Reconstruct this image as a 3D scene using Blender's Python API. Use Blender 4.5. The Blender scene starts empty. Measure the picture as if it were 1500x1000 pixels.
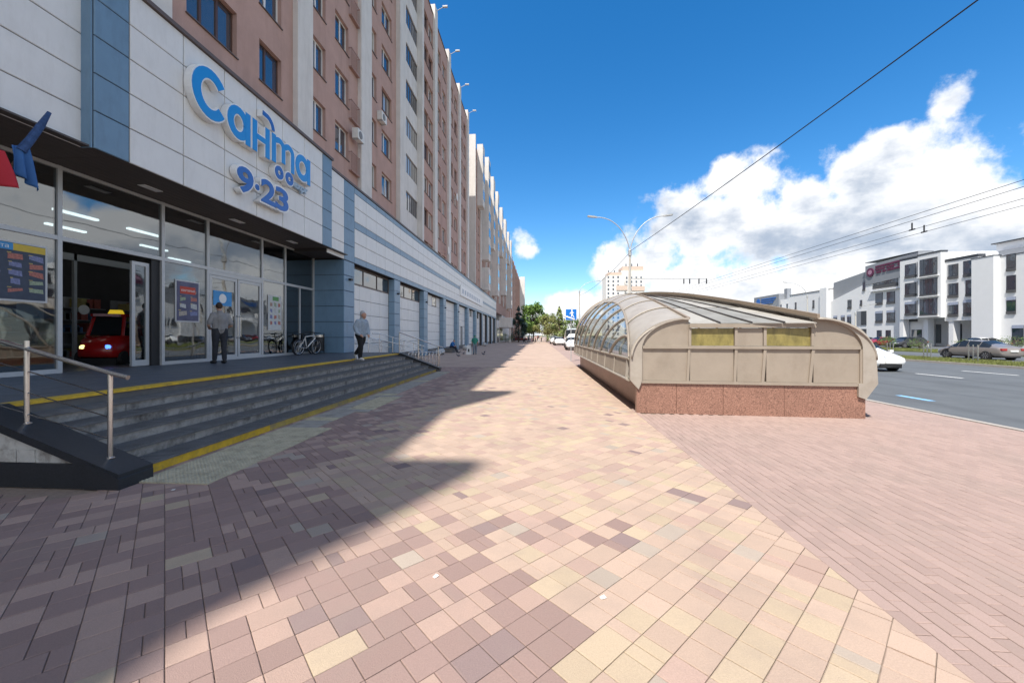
import bpy, bmesh, math, random
from mathutils import Vector, Matrix
random.seed(7)
R = math.radians
S = bpy.context.scene
COL = S.collection
# ---------------- camera ----------------
YAW = math.atan(38/580)
cam_d = bpy.data.cameras.new('camera'); cam = bpy.data.objects.new('camera', cam_d); COL.objects.link(cam)
cam.location = (0, 0, 1.7); cam.rotation_euler = (R(90), 0, YAW)
cam_d.sensor_width = 36; cam_d.lens = 36*580/1500; cam_d.shift_y = -0.006
cam_d.clip_start = .05; cam_d.clip_end = 6000
S.camera = cam
S.view_settings.view_transform = 'Standard'; S.view_settings.look = 'None'
S.view_settings.exposure = 0.8; S.view_settings.gamma = 1; S.view_settings.use_curve_mapping = False
def pix(u, v):            # direction of a photo pixel
    r = (u-750)/580; z = (491-v)/580
    return Vector((-math.sin(YAW)+r*math.cos(YAW), math.cos(YAW)+r*math.sin(YAW), z))
# ---------------- light ----------------
ELEV, AZ = R(60), R(25)
sun_dir = Vector((-math.sin(AZ)*math.cos(ELEV), -math.cos(AZ)*math.cos(ELEV), math.sin(ELEV)))
sl = bpy.data.lights.new('sun', 'SUN'); sl.energy = 3.95; sl.angle = R(.5); sl.color = (1, .95, .87)
so = bpy.data.objects.new('sun', sl); COL.objects.link(so)
so.rotation_euler = sun_dir.to_track_quat('Z', 'Y').to_euler()
# ---------------- sky ----------------
W = bpy.data.worlds.new('World'); S.world = W; W.use_nodes = True
wt = W.node_tree; wt.nodes.clear()
def N(t, typ, **k):
    n = t.nodes.new(typ)
    for a, b in k.items(): setattr(n, a, b)
    return n
def build_sky():
    t = wt; L = t.links.new
    sky = N(t, 'ShaderNodeTexSky', sky_type='NISHITA', sun_disc=False, sun_elevation=ELEV,
            sun_rotation=math.atan2(sun_dir.x, sun_dir.y), air_density=1.0, dust_density=.25, ozone_density=2.6)
    hs = N(t, 'ShaderNodeHueSaturation'); hs.inputs['Saturation'].default_value = 1.38; L(sky.outputs[0], hs.inputs['Color'])
    tc = N(t, 'ShaderNodeTexCoord')
    nz = N(t, 'ShaderNodeTexNoise'); nz.inputs['Scale'].default_value = 7.5; nz.inputs['Detail'].default_value = 10; nz.inputs['Roughness'].default_value = .6
    L(tc.outputs['Generated'], nz.inputs['Vector'])
    n2 = N(t, 'ShaderNodeTexNoise'); n2.inputs['Scale'].default_value = 3.1; n2.inputs['Detail'].default_value = 7; n2.inputs['Roughness'].default_value = .6
    mp = N(t, 'ShaderNodeMapping'); mp.inputs['Location'].default_value = (3.1, 1.7, .4); mp.inputs['Scale'].default_value = (1, 1, 2.2)
    L(tc.outputs['Generated'], mp.inputs['Vector']); L(mp.outputs[0], n2.inputs['Vector'])
    blobs = []                                            # cumulus heads: direction, radius, thickness
    def bp(u, v, r, k=1): blobs.append((pix(u, v).normalized(), r, k))
    bp(905, 395, .075); bp(960, 372, .10); bp(1010, 330, .10); bp(1058, 268, .055); bp(1065, 320, .11); bp(1130, 345, .13)
    bp(1180, 300, .08); bp(1245, 262, .075); bp(1300, 215, .062); bp(1210, 380, .16); bp(1330, 330, .15); bp(1440, 330, .17)
    bp(1470, 250, .10, .6); bp(1400, 285, .11, .7); bp(1000, 420, .12); bp(1100, 430, .15); bp(1290, 430, .2); bp(1480, 430, .22)
    bp(815, 452, .065); bp(780, 470, .06); bp(772, 372, .035, .45); bp(1385, 140, .04, .5); bp(1600, 380, .25); bp(900, 455, .08); bp(855, 462, .07)
    rr = random.Random(5)
    for i in range(26):                                   # fair-weather field round the horizon, denser out of view to whiten shade fill
        a = R(-20) - R(12)*i if False else rr.uniform(R(85), R(325))
        e = abs(rr.gauss(0, .17)) + .05
        blobs.append((Vector((math.sin(a)*math.cos(e), math.cos(a)*math.cos(e), math.sin(e))), rr.uniform(.14, .34), 1))
    for i in range(20):  # unseen high clouds behind the camera, added to neutralise blue fill in shade
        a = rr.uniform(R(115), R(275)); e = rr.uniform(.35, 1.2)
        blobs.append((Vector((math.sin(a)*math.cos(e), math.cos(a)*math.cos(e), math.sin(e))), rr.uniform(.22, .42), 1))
    cur = None
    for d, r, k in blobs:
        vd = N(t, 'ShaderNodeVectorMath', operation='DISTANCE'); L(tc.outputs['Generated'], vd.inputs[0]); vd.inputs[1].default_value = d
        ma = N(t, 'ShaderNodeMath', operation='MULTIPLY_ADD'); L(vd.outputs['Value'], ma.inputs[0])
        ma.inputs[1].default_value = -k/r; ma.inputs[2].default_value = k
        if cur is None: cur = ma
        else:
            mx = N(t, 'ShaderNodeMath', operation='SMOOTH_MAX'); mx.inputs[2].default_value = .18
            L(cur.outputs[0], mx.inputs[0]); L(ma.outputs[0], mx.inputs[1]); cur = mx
    nm = N(t, 'ShaderNodeMath', operation='MULTIPLY_ADD'); L(nz.outputs[0], nm.inputs[0]); nm.inputs[1].default_value = 2.7; nm.inputs[2].default_value = -1.42
    dens = N(t, 'ShaderNodeMath', operation='ADD'); L(cur.outputs[0], dens.inputs[0]); L(nm.outputs[0], dens.inputs[1])
    al = N(t, 'ShaderNodeMapRange', interpolation_type='SMOOTHSTEP'); L(dens.outputs[0], al.inputs[0])
    al.inputs[1].default_value = .0; al.inputs[2].default_value = .42
    sep = N(t, 'ShaderNodeSeparateXYZ'); L(tc.outputs['Generated'], sep.inputs[0])
    # grey undersides: thick cloud + low-frequency noise
    sh = N(t, 'ShaderNodeMath', operation='MULTIPLY_ADD'); L(n2.outputs[0], sh.inputs[0]); sh.inputs[1].default_value = 3.4; sh.inputs[2].default_value = -1.72
    sh2 = N(t, 'ShaderNodeMath', operation='MULTIPLY_ADD'); L(dens.outputs[0], sh2.inputs[0]); sh2.inputs[1].default_value = .55; L(sh.outputs[0], sh2.inputs[2])
    shr = N(t, 'ShaderNodeMapRange', interpolation_type='SMOOTHSTEP'); L(sh2.outputs[0], shr.inputs[0])
    shr.inputs[1].default_value = .15; shr.inputs[2].default_value = 1.0
    cc = N(t, 'ShaderNodeMix', data_type='RGBA'); L(shr.outputs[0], cc.inputs[0])
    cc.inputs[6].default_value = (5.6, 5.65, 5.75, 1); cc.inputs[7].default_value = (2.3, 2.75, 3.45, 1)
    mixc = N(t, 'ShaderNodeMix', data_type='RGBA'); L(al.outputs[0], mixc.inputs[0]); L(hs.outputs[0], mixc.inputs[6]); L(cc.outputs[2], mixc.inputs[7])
    bg = N(t, 'ShaderNodeBackground'); bg.inputs[1].default_value = .118; L(mixc.outputs[2], bg.inputs[0])
    out = N(t, 'ShaderNodeOutputWorld'); L(bg.outputs[0], out.inputs[0])
build_sky()

# ---------------- materials ----------------
MATS = {}
def mat(name, col, rough=.7, metal=0, var=.12, scale=6, bump=0, bscale=60, spec=.4, stretch=None, dirt=None, emit=0, coat=0, island=0):
    if name in MATS: return MATS[name]
    m = bpy.data.materials.new(name); m.use_nodes = True; t = m.node_tree; L = t.links.new
    b = t.nodes['Principled BSDF']; b.inputs['Roughness'].default_value = rough; b.inputs['Metallic'].default_value = metal
    b.inputs['Specular IOR Level'].default_value = spec; b.inputs['Coat Weight'].default_value = coat
    tc = N(t, 'ShaderNodeTexCoord'); src = tc.outputs['Object']
    geo = N(t, 'ShaderNodeNewGeometry'); src = geo.outputs['Position']
    if stretch:
        mp = N(t, 'ShaderNodeMapping'); mp.inputs['Scale'].default_value = stretch; L(src, mp.inputs[0]); src = mp.outputs[0]
    c = col + (1,) if len(col) == 3 else col
    hsv = N(t, 'ShaderNodeHueSaturation'); hsv.inputs['Color'].default_value = c
    if var:
        nz = N(t, 'ShaderNodeTexNoise'); nz.inputs['Scale'].default_value = scale; nz.inputs['Detail'].default_value = 5; nz.inputs['Roughness'].default_value = .65
        L(src, nz.inputs['Vector'])
        mr = N(t, 'ShaderNodeMapRange'); L(nz.outputs[0], mr.inputs[0]); mr.inputs[1].default_value = .25; mr.inputs[2].default_value = .75
        mr.inputs[3].default_value = 1-var; mr.inputs[4].default_value = 1+var
        vout = mr.outputs[0]
        if island:
            oi = N(t, 'ShaderNodeObjectInfo')
            ad = N(t, 'ShaderNodeMath', operation='ADD'); L(geo.outputs['Random Per Island'], ad.inputs[0]); L(oi.outputs['Random'], ad.inputs[1])
            fr = N(t, 'ShaderNodeMath', operation='FRACT'); L(ad.outputs[0], fr.inputs[0])
            m2 = N(t, 'ShaderNodeMapRange'); L(fr.outputs[0], m2.inputs[0]); m2.inputs[3].default_value = 1-island; m2.inputs[4].default_value = 1+island
            mu = N(t, 'ShaderNodeMath', operation='MULTIPLY'); L(vout, mu.inputs[0]); L(m2.outputs[0], mu.inputs[1]); vout = mu.outputs[0]
        L(vout, hsv.inputs['Value'])
    last = hsv.outputs[0]
    if dirt:                                             # (colour, amount, scale, stretch)
        dn = N(t, 'ShaderNodeTexNoise'); dn.inputs['Scale'].default_value = dirt[2]; dn.inputs['Detail'].default_value = 6; dn.inputs['Roughness'].default_value = .7
        if len(dirt) > 3:
            dm = N(t, 'ShaderNodeMapping'); dm.inputs['Scale'].default_value = dirt[3]; L(geo.outputs['Position'], dm.inputs[0]); L(dm.outputs[0], dn.inputs['Vector'])
        else: L(geo.outputs['Position'], dn.inputs['Vector'])
        dr = N(t, 'ShaderNodeMapRange'); L(dn.outputs[0], dr.inputs[0]); dr.inputs[1].default_value = .48; dr.inputs[2].default_value = .72; dr.inputs[4].default_value = dirt[1]
        mx = N(t, 'ShaderNodeMix', data_type='RGBA'); L(dr.outputs[0], mx.inputs[0]); L(last, mx.inputs[6]); mx.inputs[7].default_value = dirt[0] + (1,); last = mx.outputs[2]
    L(last, b.inputs['Base Color'])
    if bump:
        bn = N(t, 'ShaderNodeTexNoise'); bn.inputs['Scale'].default_value = bscale; bn.inputs['Detail'].default_value = 4; L(geo.outputs['Position'], bn.inputs['Vector'])
        bu = N(t, 'ShaderNodeBump'); bu.inputs['Strength'].default_value = bump; bu.inputs['Distance'].default_value = .01; L(bn.outputs[0], bu.inputs['Height']); L(bu.outputs[0], b.inputs['Normal'])
    if emit: b.inputs['Emission Color'].default_value = c; b.inputs['Emission Strength'].default_value = emit
    MATS[name] = m; return m
def glassmat(name, tint, refl, rough=.02, opaque=None):
    m = bpy.data.materials.new(name); m.use_nodes = True; t = m.node_tree; L = t.links.new; t.nodes.clear()
    o = N(t, 'ShaderNodeOutputMaterial'); g = N(t, 'ShaderNodeBsdfGlossy'); g.inputs['Roughness'].default_value = rough
    if opaque:
        tr = N(t, 'ShaderNodeBsdfDiffuse')
        oi = N(t, 'ShaderNodeObjectInfo'); cr = N(t, 'ShaderNodeValToRGB'); L(oi.outputs['Random'], cr.inputs[0]); cr.color_ramp.interpolation = 'CONSTANT'
        for i, (p, c) in enumerate(opaque):
            e = cr.color_ramp.elements[i] if i < 2 else cr.color_ramp.elements.new(p)
            e.position = p; e.color = c + (1,)
        L(cr.outputs[0], tr.inputs[0])
    else:
        tr = N(t, 'ShaderNodeBsdfTransparent'); tr.inputs[0].default_value = tint + (1,)
    geo0 = N(t, 'ShaderNodeNewGeometry'); dt = N(t, 'ShaderNodeVectorMath', operation='DOT_PRODUCT'); L(geo0.outputs['Incoming'], dt.inputs[0]); L(geo0.outputs['Normal'], dt.inputs[1])
    ab = N(t, 'ShaderNodeMath', operation='ABSOLUTE'); L(dt.outputs['Value'], ab.inputs[0]); om = N(t, 'ShaderNodeMath', operation='SUBTRACT'); om.inputs[0].default_value = 1; L(ab.outputs[0], om.inputs[1])
    fr = N(t, 'ShaderNodeMath', operation='POWER'); L(om.outputs[0], fr.inputs[0]); fr.inputs[1].default_value = 4.0
    ma = N(t, 'ShaderNodeMath', operation='MULTIPLY_ADD', use_clamp=True); L(fr.outputs[0], ma.inputs[0]); ma.inputs[1].default_value = 1-refl; ma.inputs[2].default_value = refl
    mx = N(t, 'ShaderNodeMixShader'); L(ma.outputs[0], mx.inputs[0]); L(tr.outputs[0], mx.inputs[1]); L(g.outputs[0], mx.inputs[2]); L(mx.outputs[0], o.inputs[0])
    # slightly wavy panes
    nz = N(t, 'ShaderNodeTexNoise'); nz.inputs['Scale'].default_value = .8; geo = N(t, 'ShaderNodeNewGeometry'); L(geo.outputs['Position'], nz.inputs['Vector'])
    bu = N(t, 'ShaderNodeBump'); bu.inputs['Strength'].default_value = .12; bu.inputs['Distance'].default_value = .05; L(nz.outputs[0], bu.inputs['Height']); L(bu.outputs[0], g.inputs['Normal'])
    MATS[name] = m; return m

# ---------------- mesh builder ----------------
class MB:
    def __init__(s): s.v = []; s.f = []; s.m = []; s.smooth = False
    def add(s, vs, fs, mi=0):
        o = len(s.v); s.v += [tuple(p) for p in vs]
        for f in fs: s.f.append(tuple(i+o for i in f)); s.m.append(mi)
        return s
    def box(s, x0, x1, y0, y1, z0, z1, mi=0):
        return s.add([(x0,y0,z0),(x1,y0,z0),(x1,y1,z0),(x0,y1,z0),(x0,y0,z1),(x1,y0,z1),(x1,y1,z1),(x0,y1,z1)],
              [(0,3,2,1),(4,5,6,7),(0,1,5,4),(1,2,6,5),(2,3,7,6),(3,0,4,7)], mi)
    def prism(s, poly, axis, a, b, mi=0):        # polygon in the two other axes, extruded along axis
        n = len(poly)
        def P(p, w): return {'x': (w,p[0],p[1]), 'y': (p[0],w,p[1]), 'z': (p[0],p[1],w)}[axis]
        vs = [P(p, a) for p in poly] + [P(p, b) for p in poly]
        fs = [tuple(range(n))[::-1], tuple(range(n, 2*n))] + [(i, (i+1) % n, n+(i+1) % n, n+i) for i in range(n)]
        return s.add(vs, fs, mi)
    def tube(s, pts, r, n=8, mi=0, cap=True):
        pts = [Vector(p) for p in pts]; rs = r if isinstance(r, (list, tuple)) else [r]*len(pts); rings = []; vs = []
        up = None
        for i, p in enumerate(pts):
            d = (pts[min(i+1, len(pts)-1)]-pts[max(i-1, 0)]).normalized()
            if up is None: up = Vector((0,0,1)) if abs(d.z) < .9 else Vector((1,0,0))
            a = d.cross(up).normalized(); b = a.cross(d).normalized(); up = b
            vs += [p + (a*math.cos(2*math.pi*k/n)+b*math.sin(2*math.pi*k/n))*rs[i] for k in range(n)]
        fs = [(i*n+k, i*n+(k+1) % n, (i+1)*n+(k+1) % n, (i+1)*n+k) for i in range(len(pts)-1) for k in range(n)]
        if cap: fs += [tuple(range(n))[::-1], tuple(range((len(pts)-1)*n, len(pts)*n))]
        return s.add(vs, fs, mi)
    def lathe(s, prof, c=(0,0,0), axis='z', n=16, mi=0):   # profile of (radius, height)
        vs = []
        for r, h in prof:
            for k in range(n):
                a = 2*math.pi*k/n; q = (r*math.cos(a), r*math.sin(a), h)
                if axis == 'x': q = (q[2], q[0], q[1])
                if axis == 'y': q = (q[0], q[2], q[1])
                vs.append((q[0]+c[0], q[1]+c[1], q[2]+c[2]))
        m = len(prof)
        fs = [(i*n+k, i*n+(k+1) % n, (i+1)*n+(k+1) % n, (i+1)*n+k) for i in range(m-1) for k in range(n)]
        fs += [tuple(range(n))[::-1], tuple(range((m-1)*n, m*n))]
        return s.add(vs, fs, mi)
    def grid(s, fn, nu, nv, mi=0):
        vs = [fn(i/nu, j/nv) for i in range(nu+1) for j in range(nv+1)]
        return s.add(vs, [(i*(nv+1)+j, (i+1)*(nv+1)+j, (i+1)*(nv+1)+j+1, i*(nv+1)+j+1) for i in range(nu) for j in range(nv)], mi)
    def mesh(s, name, mats, off=(0,0,0), fix=True):
        me = bpy.data.meshes.new(name)
        me.from_pydata([(a-off[0], b-off[1], c-off[2]) for a, b, c in s.v], [], s.f)
        for m in (mats if isinstance(mats, (list, tuple)) else [mats]): me.materials.append(m)
        me.polygons.foreach_set('material_index', s.m)
        if s.smooth: me.polygons.foreach_set('use_smooth', [True]*len(s.f))
        if fix:
            bm = bmesh.new(); bm.from_mesh(me); bmesh.ops.recalc_face_normals(bm, faces=bm.faces[:]); bm.to_mesh(me); bm.free()
        me.update(); return me
    def build(s, name, mats, parent=None, local=False, **k):
        off = (0,0,0) if (parent is None or local) else wloc(parent)
        return link(name, s.mesh(name, mats, off), parent, **k)
def wloc(o):
    p = Vector((0,0,0))
    while o: p += o.location; o = o.parent
    return p
def link(name, data, parent=None, loc=None, rz=None, **k):
    o = bpy.data.objects.new(name, data); COL.objects.link(o)
    if parent: o.parent = parent
    if loc is not None: o.location = loc
    if rz is not None: o.rotation_euler = (0, 0, rz)
    for a, b in k.items(): o[a] = b
    return o
def thing(name, loc, label, category, group=None, rz=0, kind=None):
    o = link(name, None, None, loc, rz); o.empty_display_size = .2
    o['label'] = label; o['category'] = category
    if group: o['group'] = group
    if kind: o['kind'] = kind
    return o
def boxo(name, m, parent, *b, **k): return MB().box(*b).build(name, m, parent, **k)
def struct(o): o['kind'] = 'structure'; return o
def copy_tree(o, parent=None):
    c = o.copy(); COL.objects.link(c); c.parent = parent
    for ch in o.children: copy_tree(ch, c)
    return c
def text_mesh(txt, size, extrude=0, offset=0, bevel=0):
    cu = bpy.data.curves.new('t', 'FONT'); cu.body = txt; cu.size = size; cu.extrude = extrude; cu.offset = offset
    cu.bevel_depth = bevel; cu.resolution_u = 4
    o = bpy.data.objects.new('t', cu); COL.objects.link(o)
    dg = bpy.context.evaluated_depsgraph_get(); me = bpy.data.meshes.new_from_object(o.evaluated_get(dg))
    bpy.data.objects.remove(o); return me
def fit_text(txt, y0, y1, z0, z1, x, extrude, offset, material, name, parent, face='+x'):
    """one glyph or word stretched to the given box on a wall that faces +x (or -x / -y)"""
    me = text_mesh(txt, 1, 0, 0)
    xs = [v.co.x for v in me.vertices]; ys = [v.co.y for v in me.vertices]
    ax, bx, ay, by = min(xs), max(xs), min(ys), max(ys)
    sc = (by-ay)/(z1-z0)
    me2 = text_mesh(txt, 1, extrude*sc, offset*sc, 0); bpy.data.meshes.remove(me)
    off = wloc(parent)
    for v in me2.vertices:
        p = v.co; yy = y0+(p.x-ax)/(bx-ax)*(y1-y0); zz = z0+(p.y-ay)/(by-ay)*(z1-z0); d = p.z/sc
        v.co = Vector((x+d, yy, zz))-off if face == '+x' else (Vector((yy, x-d, zz))-off if face == '-y' else Vector((x-d, yy, zz))-off)
    me2.materials.clear(); me2.materials.append(material)
    bm = bmesh.new(); bm.from_mesh(me2); bmesh.ops.recalc_face_normals(bm, faces=bm.faces[:]); bm.to_mesh(me2); bm.free()
    return link(name, me2, parent)

white_panel = mat('white_cladding', (.70,.70,.69), .45, 0, .05, 1.5, dirt=((.50,.48,.45), .25, 2, (2.5,2.5,.6)))
blue_panel = mat('blue_cladding', (.155,.26,.37), .4, 0, .07, 2, dirt=((.11,.17,.23), .4, 2.5, (2,2,.6)))
slate_panel = mat('slate_blue_cladding', (.20,.30,.40), .42, 0, .07, 2)
dark_joint = mat('dark_joint', (.05,.045,.045), .8)
brown_trim = mat('brown_trim', (.12,.09,.08), .5)
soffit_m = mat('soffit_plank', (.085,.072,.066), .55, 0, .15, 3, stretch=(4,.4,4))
alu = mat('aluminium_frame', (.50,.51,.52), .38, .25, .05)
steel = mat('brushed_steel', (.62,.60,.58), .27, 1, .08, 9)
dark_tile = mat('dark_step_tile', (.115,.122,.13), .45, 0, .28, 4, bump=.35, bscale=160, dirt=((.16,.155,.15), .5, 5))
platform_m = mat('platform_tile', (.085,.095,.11), .5, 0, .2, 5, bump=.2, bscale=120)
riser_m = mat('worn_riser', (.30,.29,.27), .85, 0, .35, 5, bump=.5, bscale=40, dirt=((.045,.04,.036), .9, 3.2))
worn_yellow = mat('worn_yellow_paint', (.42,.31,.07), .75, 0, .25, 6, dirt=((.21,.19,.16), 1.0, 2.2))
yellow_m = mat('yellow_paint', (.62,.40,.03), .6, 0, .18, 7, dirt=((.22,.17,.08), .6, 9))
black_granite = mat('black_granite', (.028,.032,.038), .3, 0, .3, 40)
white_brick = mat('peeling_white_paint', (.55,.54,.51), .85, 0, .15, 6, bump=.5, bscale=30, dirt=((.16,.13,.11), .9, 4))
pink = mat('pink_render', (.46,.30,.255), .9, 0, .1, 1.1, bump=.6, bscale=26, dirt=((.33,.21,.175), .5, .7, (2,2,.25)))
white_render = mat('white_render', (.66,.63,.60), .85, 0, .07, 1.5, bump=.3, bscale=30, dirt=((.45,.42,.39), .5, .8, (2,2,.3)))
pvc = mat('white_window_frame', (.74,.73,.71), .4, 0, .03)
brown_pvc = mat('brown_window_frame', (.09,.05,.038), .4, 0, .1)
store_glass = glassmat('store_glass', (.5,.57,.6), .22)
win_glass = glassmat('window_glass', None, .22, .03, [(0,(.02,.03,.04)), (.35,(.05,.06,.08)), (.55,(.28,.28,.27)), (.7,(.03,.06,.11)), (.88,(.42,.40,.36))])
dome_glass = glassmat('canopy_glass', (.78,.82,.78), .12)
black_m = mat('black_plastic', (.02,.02,.022), .5)
rubber = mat('tyre_rubber', (.022,.022,.024), .85)
# ================= ground and road =================
terrain = struct(MB().add([(-1500,-600,-.2),(1500,-600,-.2),(1500,2500,-.2),(-1500,2500,-.2)], [(0,1,2,3)]).build('ground', mat('far_ground', (.11,.12,.07), .95, 0, .3, .05)))
asphalt = mat('asphalt', (.105,.115,.125), .82, 0, .16, .9, bump=.35, bscale=150, dirt=((.06,.064,.07), .8, .5, (1.6,.12,1)))
road = struct(MB().add([(8.75,-60,-.12),(26.1,-60,-.12),(26.1,420,-.12),(8.75,420,-.12)], [(0,1,2,3)]).build('road', asphalt))
road2 = struct(MB().add([(30.6,-60,-.12),(41,-60,-.12),(41,420,-.12),(30.6,420,-.12)], [(0,1,2,3)]).build('far_carriageway', asphalt))
joint_m = mat('sand_joint', (.27,.215,.18), .95, 0, .25, 30)
pave_far = bpy.data.materials.new('far_paving'); pave_far.use_nodes = True
def far_paving(m, c1, c2, mort, rot, w, h):
    t = m.node_tree; L = t.links.new; b = t.nodes['Principled BSDF']; b.inputs['Roughness'].default_value = .85
    g = N(t, 'ShaderNodeNewGeometry'); mp = N(t, 'ShaderNodeMapping'); mp.inputs['Rotation'].default_value = (0,0,rot); L(g.outputs['Position'], mp.inputs[0])
    br = N(t, 'ShaderNodeTexBrick'); L(mp.outputs[0], br.inputs['Vector']); br.inputs['Scale'].default_value = 1
    br.inputs['Brick Width'].default_value = w; br.inputs['Row Height'].default_value = h; br.inputs['Mortar Size'].default_value = .004
    br.inputs['Color1'].default_value = c1+(1,); br.inputs['Color2'].default_value = c2+(1,); br.inputs['Mortar'].default_value = mort+(1,)
    nz = N(t, 'ShaderNodeTexNoise'); nz.inputs['Scale'].default_value = .7; nz.inputs['Detail'].default_value = 6; L(g.outputs['Position'], nz.inputs['Vector'])
    mr = N(t, 'ShaderNodeMapRange'); L(nz.outputs[0], mr.inputs[0]); mr.inputs[3].default_value = .75; mr.inputs[4].default_value = 1.25
    hs = N(t, 'ShaderNodeHueSaturation'); L(br.outputs[0], hs.inputs['Color']); L(mr.outputs[0], hs.inputs['Value']); L(hs.outputs[0], b.inputs['Base Color'])
far_paving(pave_far, (.42,.30,.24), (.44,.33,.255), (.32,.24,.195), R(45), .2, .19)
pave_far2 = bpy.data.materials.new('far_mauve_paving'); pave_far2.use_nodes = True
far_paving(pave_far2, (.34,.245,.215), (.35,.255,.22), (.28,.2,.175), 0, .1, .2)
PY = 21.0                                    # pavers are single stones up to here
sw = MB().box(-24, 8.6, -20, 420, -.19, -.014); pavement = struct(sw.build('pavement', joint_m))
MB().add([(-24,PY,0),(2.15,PY,0),(2.15,420,0),(-24,420,0)], [(0,1,2,3)]).build('far_paving', pave_far, pavement)
MB().add([(2.15,PY,0),(8.6,PY,0),(8.6,420,0),(2.15,420,0)], [(0,1,2,3)]).build('far_mauve_paving', pave_far2, pavement)
MB().add([(-24,-20,0),(8.6,-20,0),(8.6,1.0,0),(-24,1.0,0)], [(0,1,2,3)]).build('near_paving', pave_far, pavement)
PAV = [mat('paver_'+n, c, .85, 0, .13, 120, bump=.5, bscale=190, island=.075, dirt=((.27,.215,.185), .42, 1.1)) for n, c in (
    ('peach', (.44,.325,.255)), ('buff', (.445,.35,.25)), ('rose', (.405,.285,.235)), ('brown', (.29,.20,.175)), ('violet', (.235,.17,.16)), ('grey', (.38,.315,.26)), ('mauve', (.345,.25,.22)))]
prand = random.Random(11)
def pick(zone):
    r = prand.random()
    tab = {'lit': ((0,.60),(1,.21),(5,.04),(2,.135),(4,.015)), 'brown': ((3,.66),(2,.26),(5,.03),(4,.03),(1,.02)), 'mauve': ((6,1),)}[zone]  # share of each stone colour in the pale, brown and mauve paving
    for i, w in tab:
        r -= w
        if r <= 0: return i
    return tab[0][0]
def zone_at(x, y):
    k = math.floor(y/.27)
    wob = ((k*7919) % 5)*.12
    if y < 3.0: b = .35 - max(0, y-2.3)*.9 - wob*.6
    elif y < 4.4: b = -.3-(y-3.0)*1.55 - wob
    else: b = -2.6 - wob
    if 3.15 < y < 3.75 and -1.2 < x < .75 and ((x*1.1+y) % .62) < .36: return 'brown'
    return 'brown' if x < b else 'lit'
pieces = []                                   # (distance, cx, cy, half length, half width, angle, material)
a45 = R(45); ux, uy = math.cos(a45), math.sin(a45); Wd = .186
def in_left(x, y):
    if not (1.0 < y < PY and x < 2.12): return False
    if x < -4.85 and 3.82 < y < 18.7: return False
    if x < -9.7 or (x < -8.6 and y > 17): return False
    return True
rows = int(30/Wd); cut = MB()
def clip(poly, ax, lim, sgn):
    out = []
    for i, p in enumerate(poly):
        q = poly[(i+1) % len(poly)]; dp = sgn*(p[ax]-lim); dq = sgn*(q[ax]-lim)
        if dp <= 0: out.append(p)
        if dp*dq < 0: t = dp/(dp-dq); out.append((p[0]+(q[0]-p[0])*t, p[1]+(q[1]-p[1])*t))
    return out
for i in range(-rows, rows):
    v = i*Wd; s = -140*Wd; half = False
    while s < 26:
        q_ = prand.random(); ln = Wd
        if half: ln = Wd/2; half = False
        elif q_ < .10: ln = Wd/2; half = True
        elif q_ < .17: ln = Wd*2 if False else Wd*1.5; half = True
        cs = s+ln/2; x = cs*ux - v*uy; y = cs*uy + v*ux; s += ln
        r_ = .5*math.hypot(ln, Wd)
        if y < 1 or y > PY: continue
        if abs(x-2.14) < r_:                       # stones cut along the straight border
            hl, hw = ln/2-.0028, Wd/2-.0028
            P = clip([(x+a*hl*ux-b*hw*uy, y+a*hl*uy+b*hw*ux) for a, b in ((-1,-1),(1,-1),(1,1),(-1,1))], 0, 2.137, 1)
            if len(P) > 2: cut.prism(P, 'z', -.012, prand.uniform(-.0012,.001), pick('lit'))
            continue
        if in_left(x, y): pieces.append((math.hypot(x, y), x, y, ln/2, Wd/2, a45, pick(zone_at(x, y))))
yy = 1.0
for j in range(int((8.6-2.14)/.1)):
    x = 2.19+j*.1; y = 1.0 + (j % 2)*.1
    while y < PY:
        cx, cy = x, y+.1; y += .2
        if 2.2 < cx < 6.98 and cy > 8.75: continue
        if cy > 12 and cx < 7.2: continue
        pieces.append((math.hypot(cx, cy)+.6, cx, cy, .1, .05, R(90), 6))
fwd = Vector((-math.sin(YAW), math.cos(YAW)))
def visible(p):
    f = p[1]*fwd.x+p[2]*fwd.y; r = p[1]*fwd.y-p[2]*fwd.x
    return f > 1.85 and abs(r)/f < 1.3
pieces.sort(key=lambda p: (not visible(p), p[0]))
def paver_vs(hl, hw, rnd):
    g, b = .0021, .004; hl -= g; hw -= g; z = rnd.uniform(-.0016, .0012)
    vs = [(sx*(hl), sy*(hw), -.012) for sx, sy in ((-1,-1),(1,-1),(1,1),(-1,1))] + [(sx*hl, sy*hw, z-.003) for sx, sy in ((-1,-1),(1,-1),(1,1),(-1,1))] + \
         [(sx*(hl-b), sy*(hw-b), z) for sx, sy in ((-1,-1),(1,-1),(1,1),(-1,1))]
    fs = [(8,9,10,11)] + [(4*k+i, 4*k+(i+1) % 4, 4*k+4+(i+1) % 4, 4*k+4+i) for k in (0,1) for i in range(4)]
    return vs, fs
shared = {}
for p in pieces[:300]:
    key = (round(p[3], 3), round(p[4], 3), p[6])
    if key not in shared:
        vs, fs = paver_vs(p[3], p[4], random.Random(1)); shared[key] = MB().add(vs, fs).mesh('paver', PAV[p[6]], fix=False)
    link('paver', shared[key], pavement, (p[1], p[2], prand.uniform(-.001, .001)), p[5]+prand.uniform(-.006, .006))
st = MB()
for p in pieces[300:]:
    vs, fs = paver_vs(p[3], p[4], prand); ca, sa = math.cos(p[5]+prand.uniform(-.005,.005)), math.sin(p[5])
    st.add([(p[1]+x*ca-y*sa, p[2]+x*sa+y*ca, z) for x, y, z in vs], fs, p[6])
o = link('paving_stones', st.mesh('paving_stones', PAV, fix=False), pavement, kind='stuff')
link('cut_stones', cut.mesh('cut_stones', PAV), pavement, kind='stuff')
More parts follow.
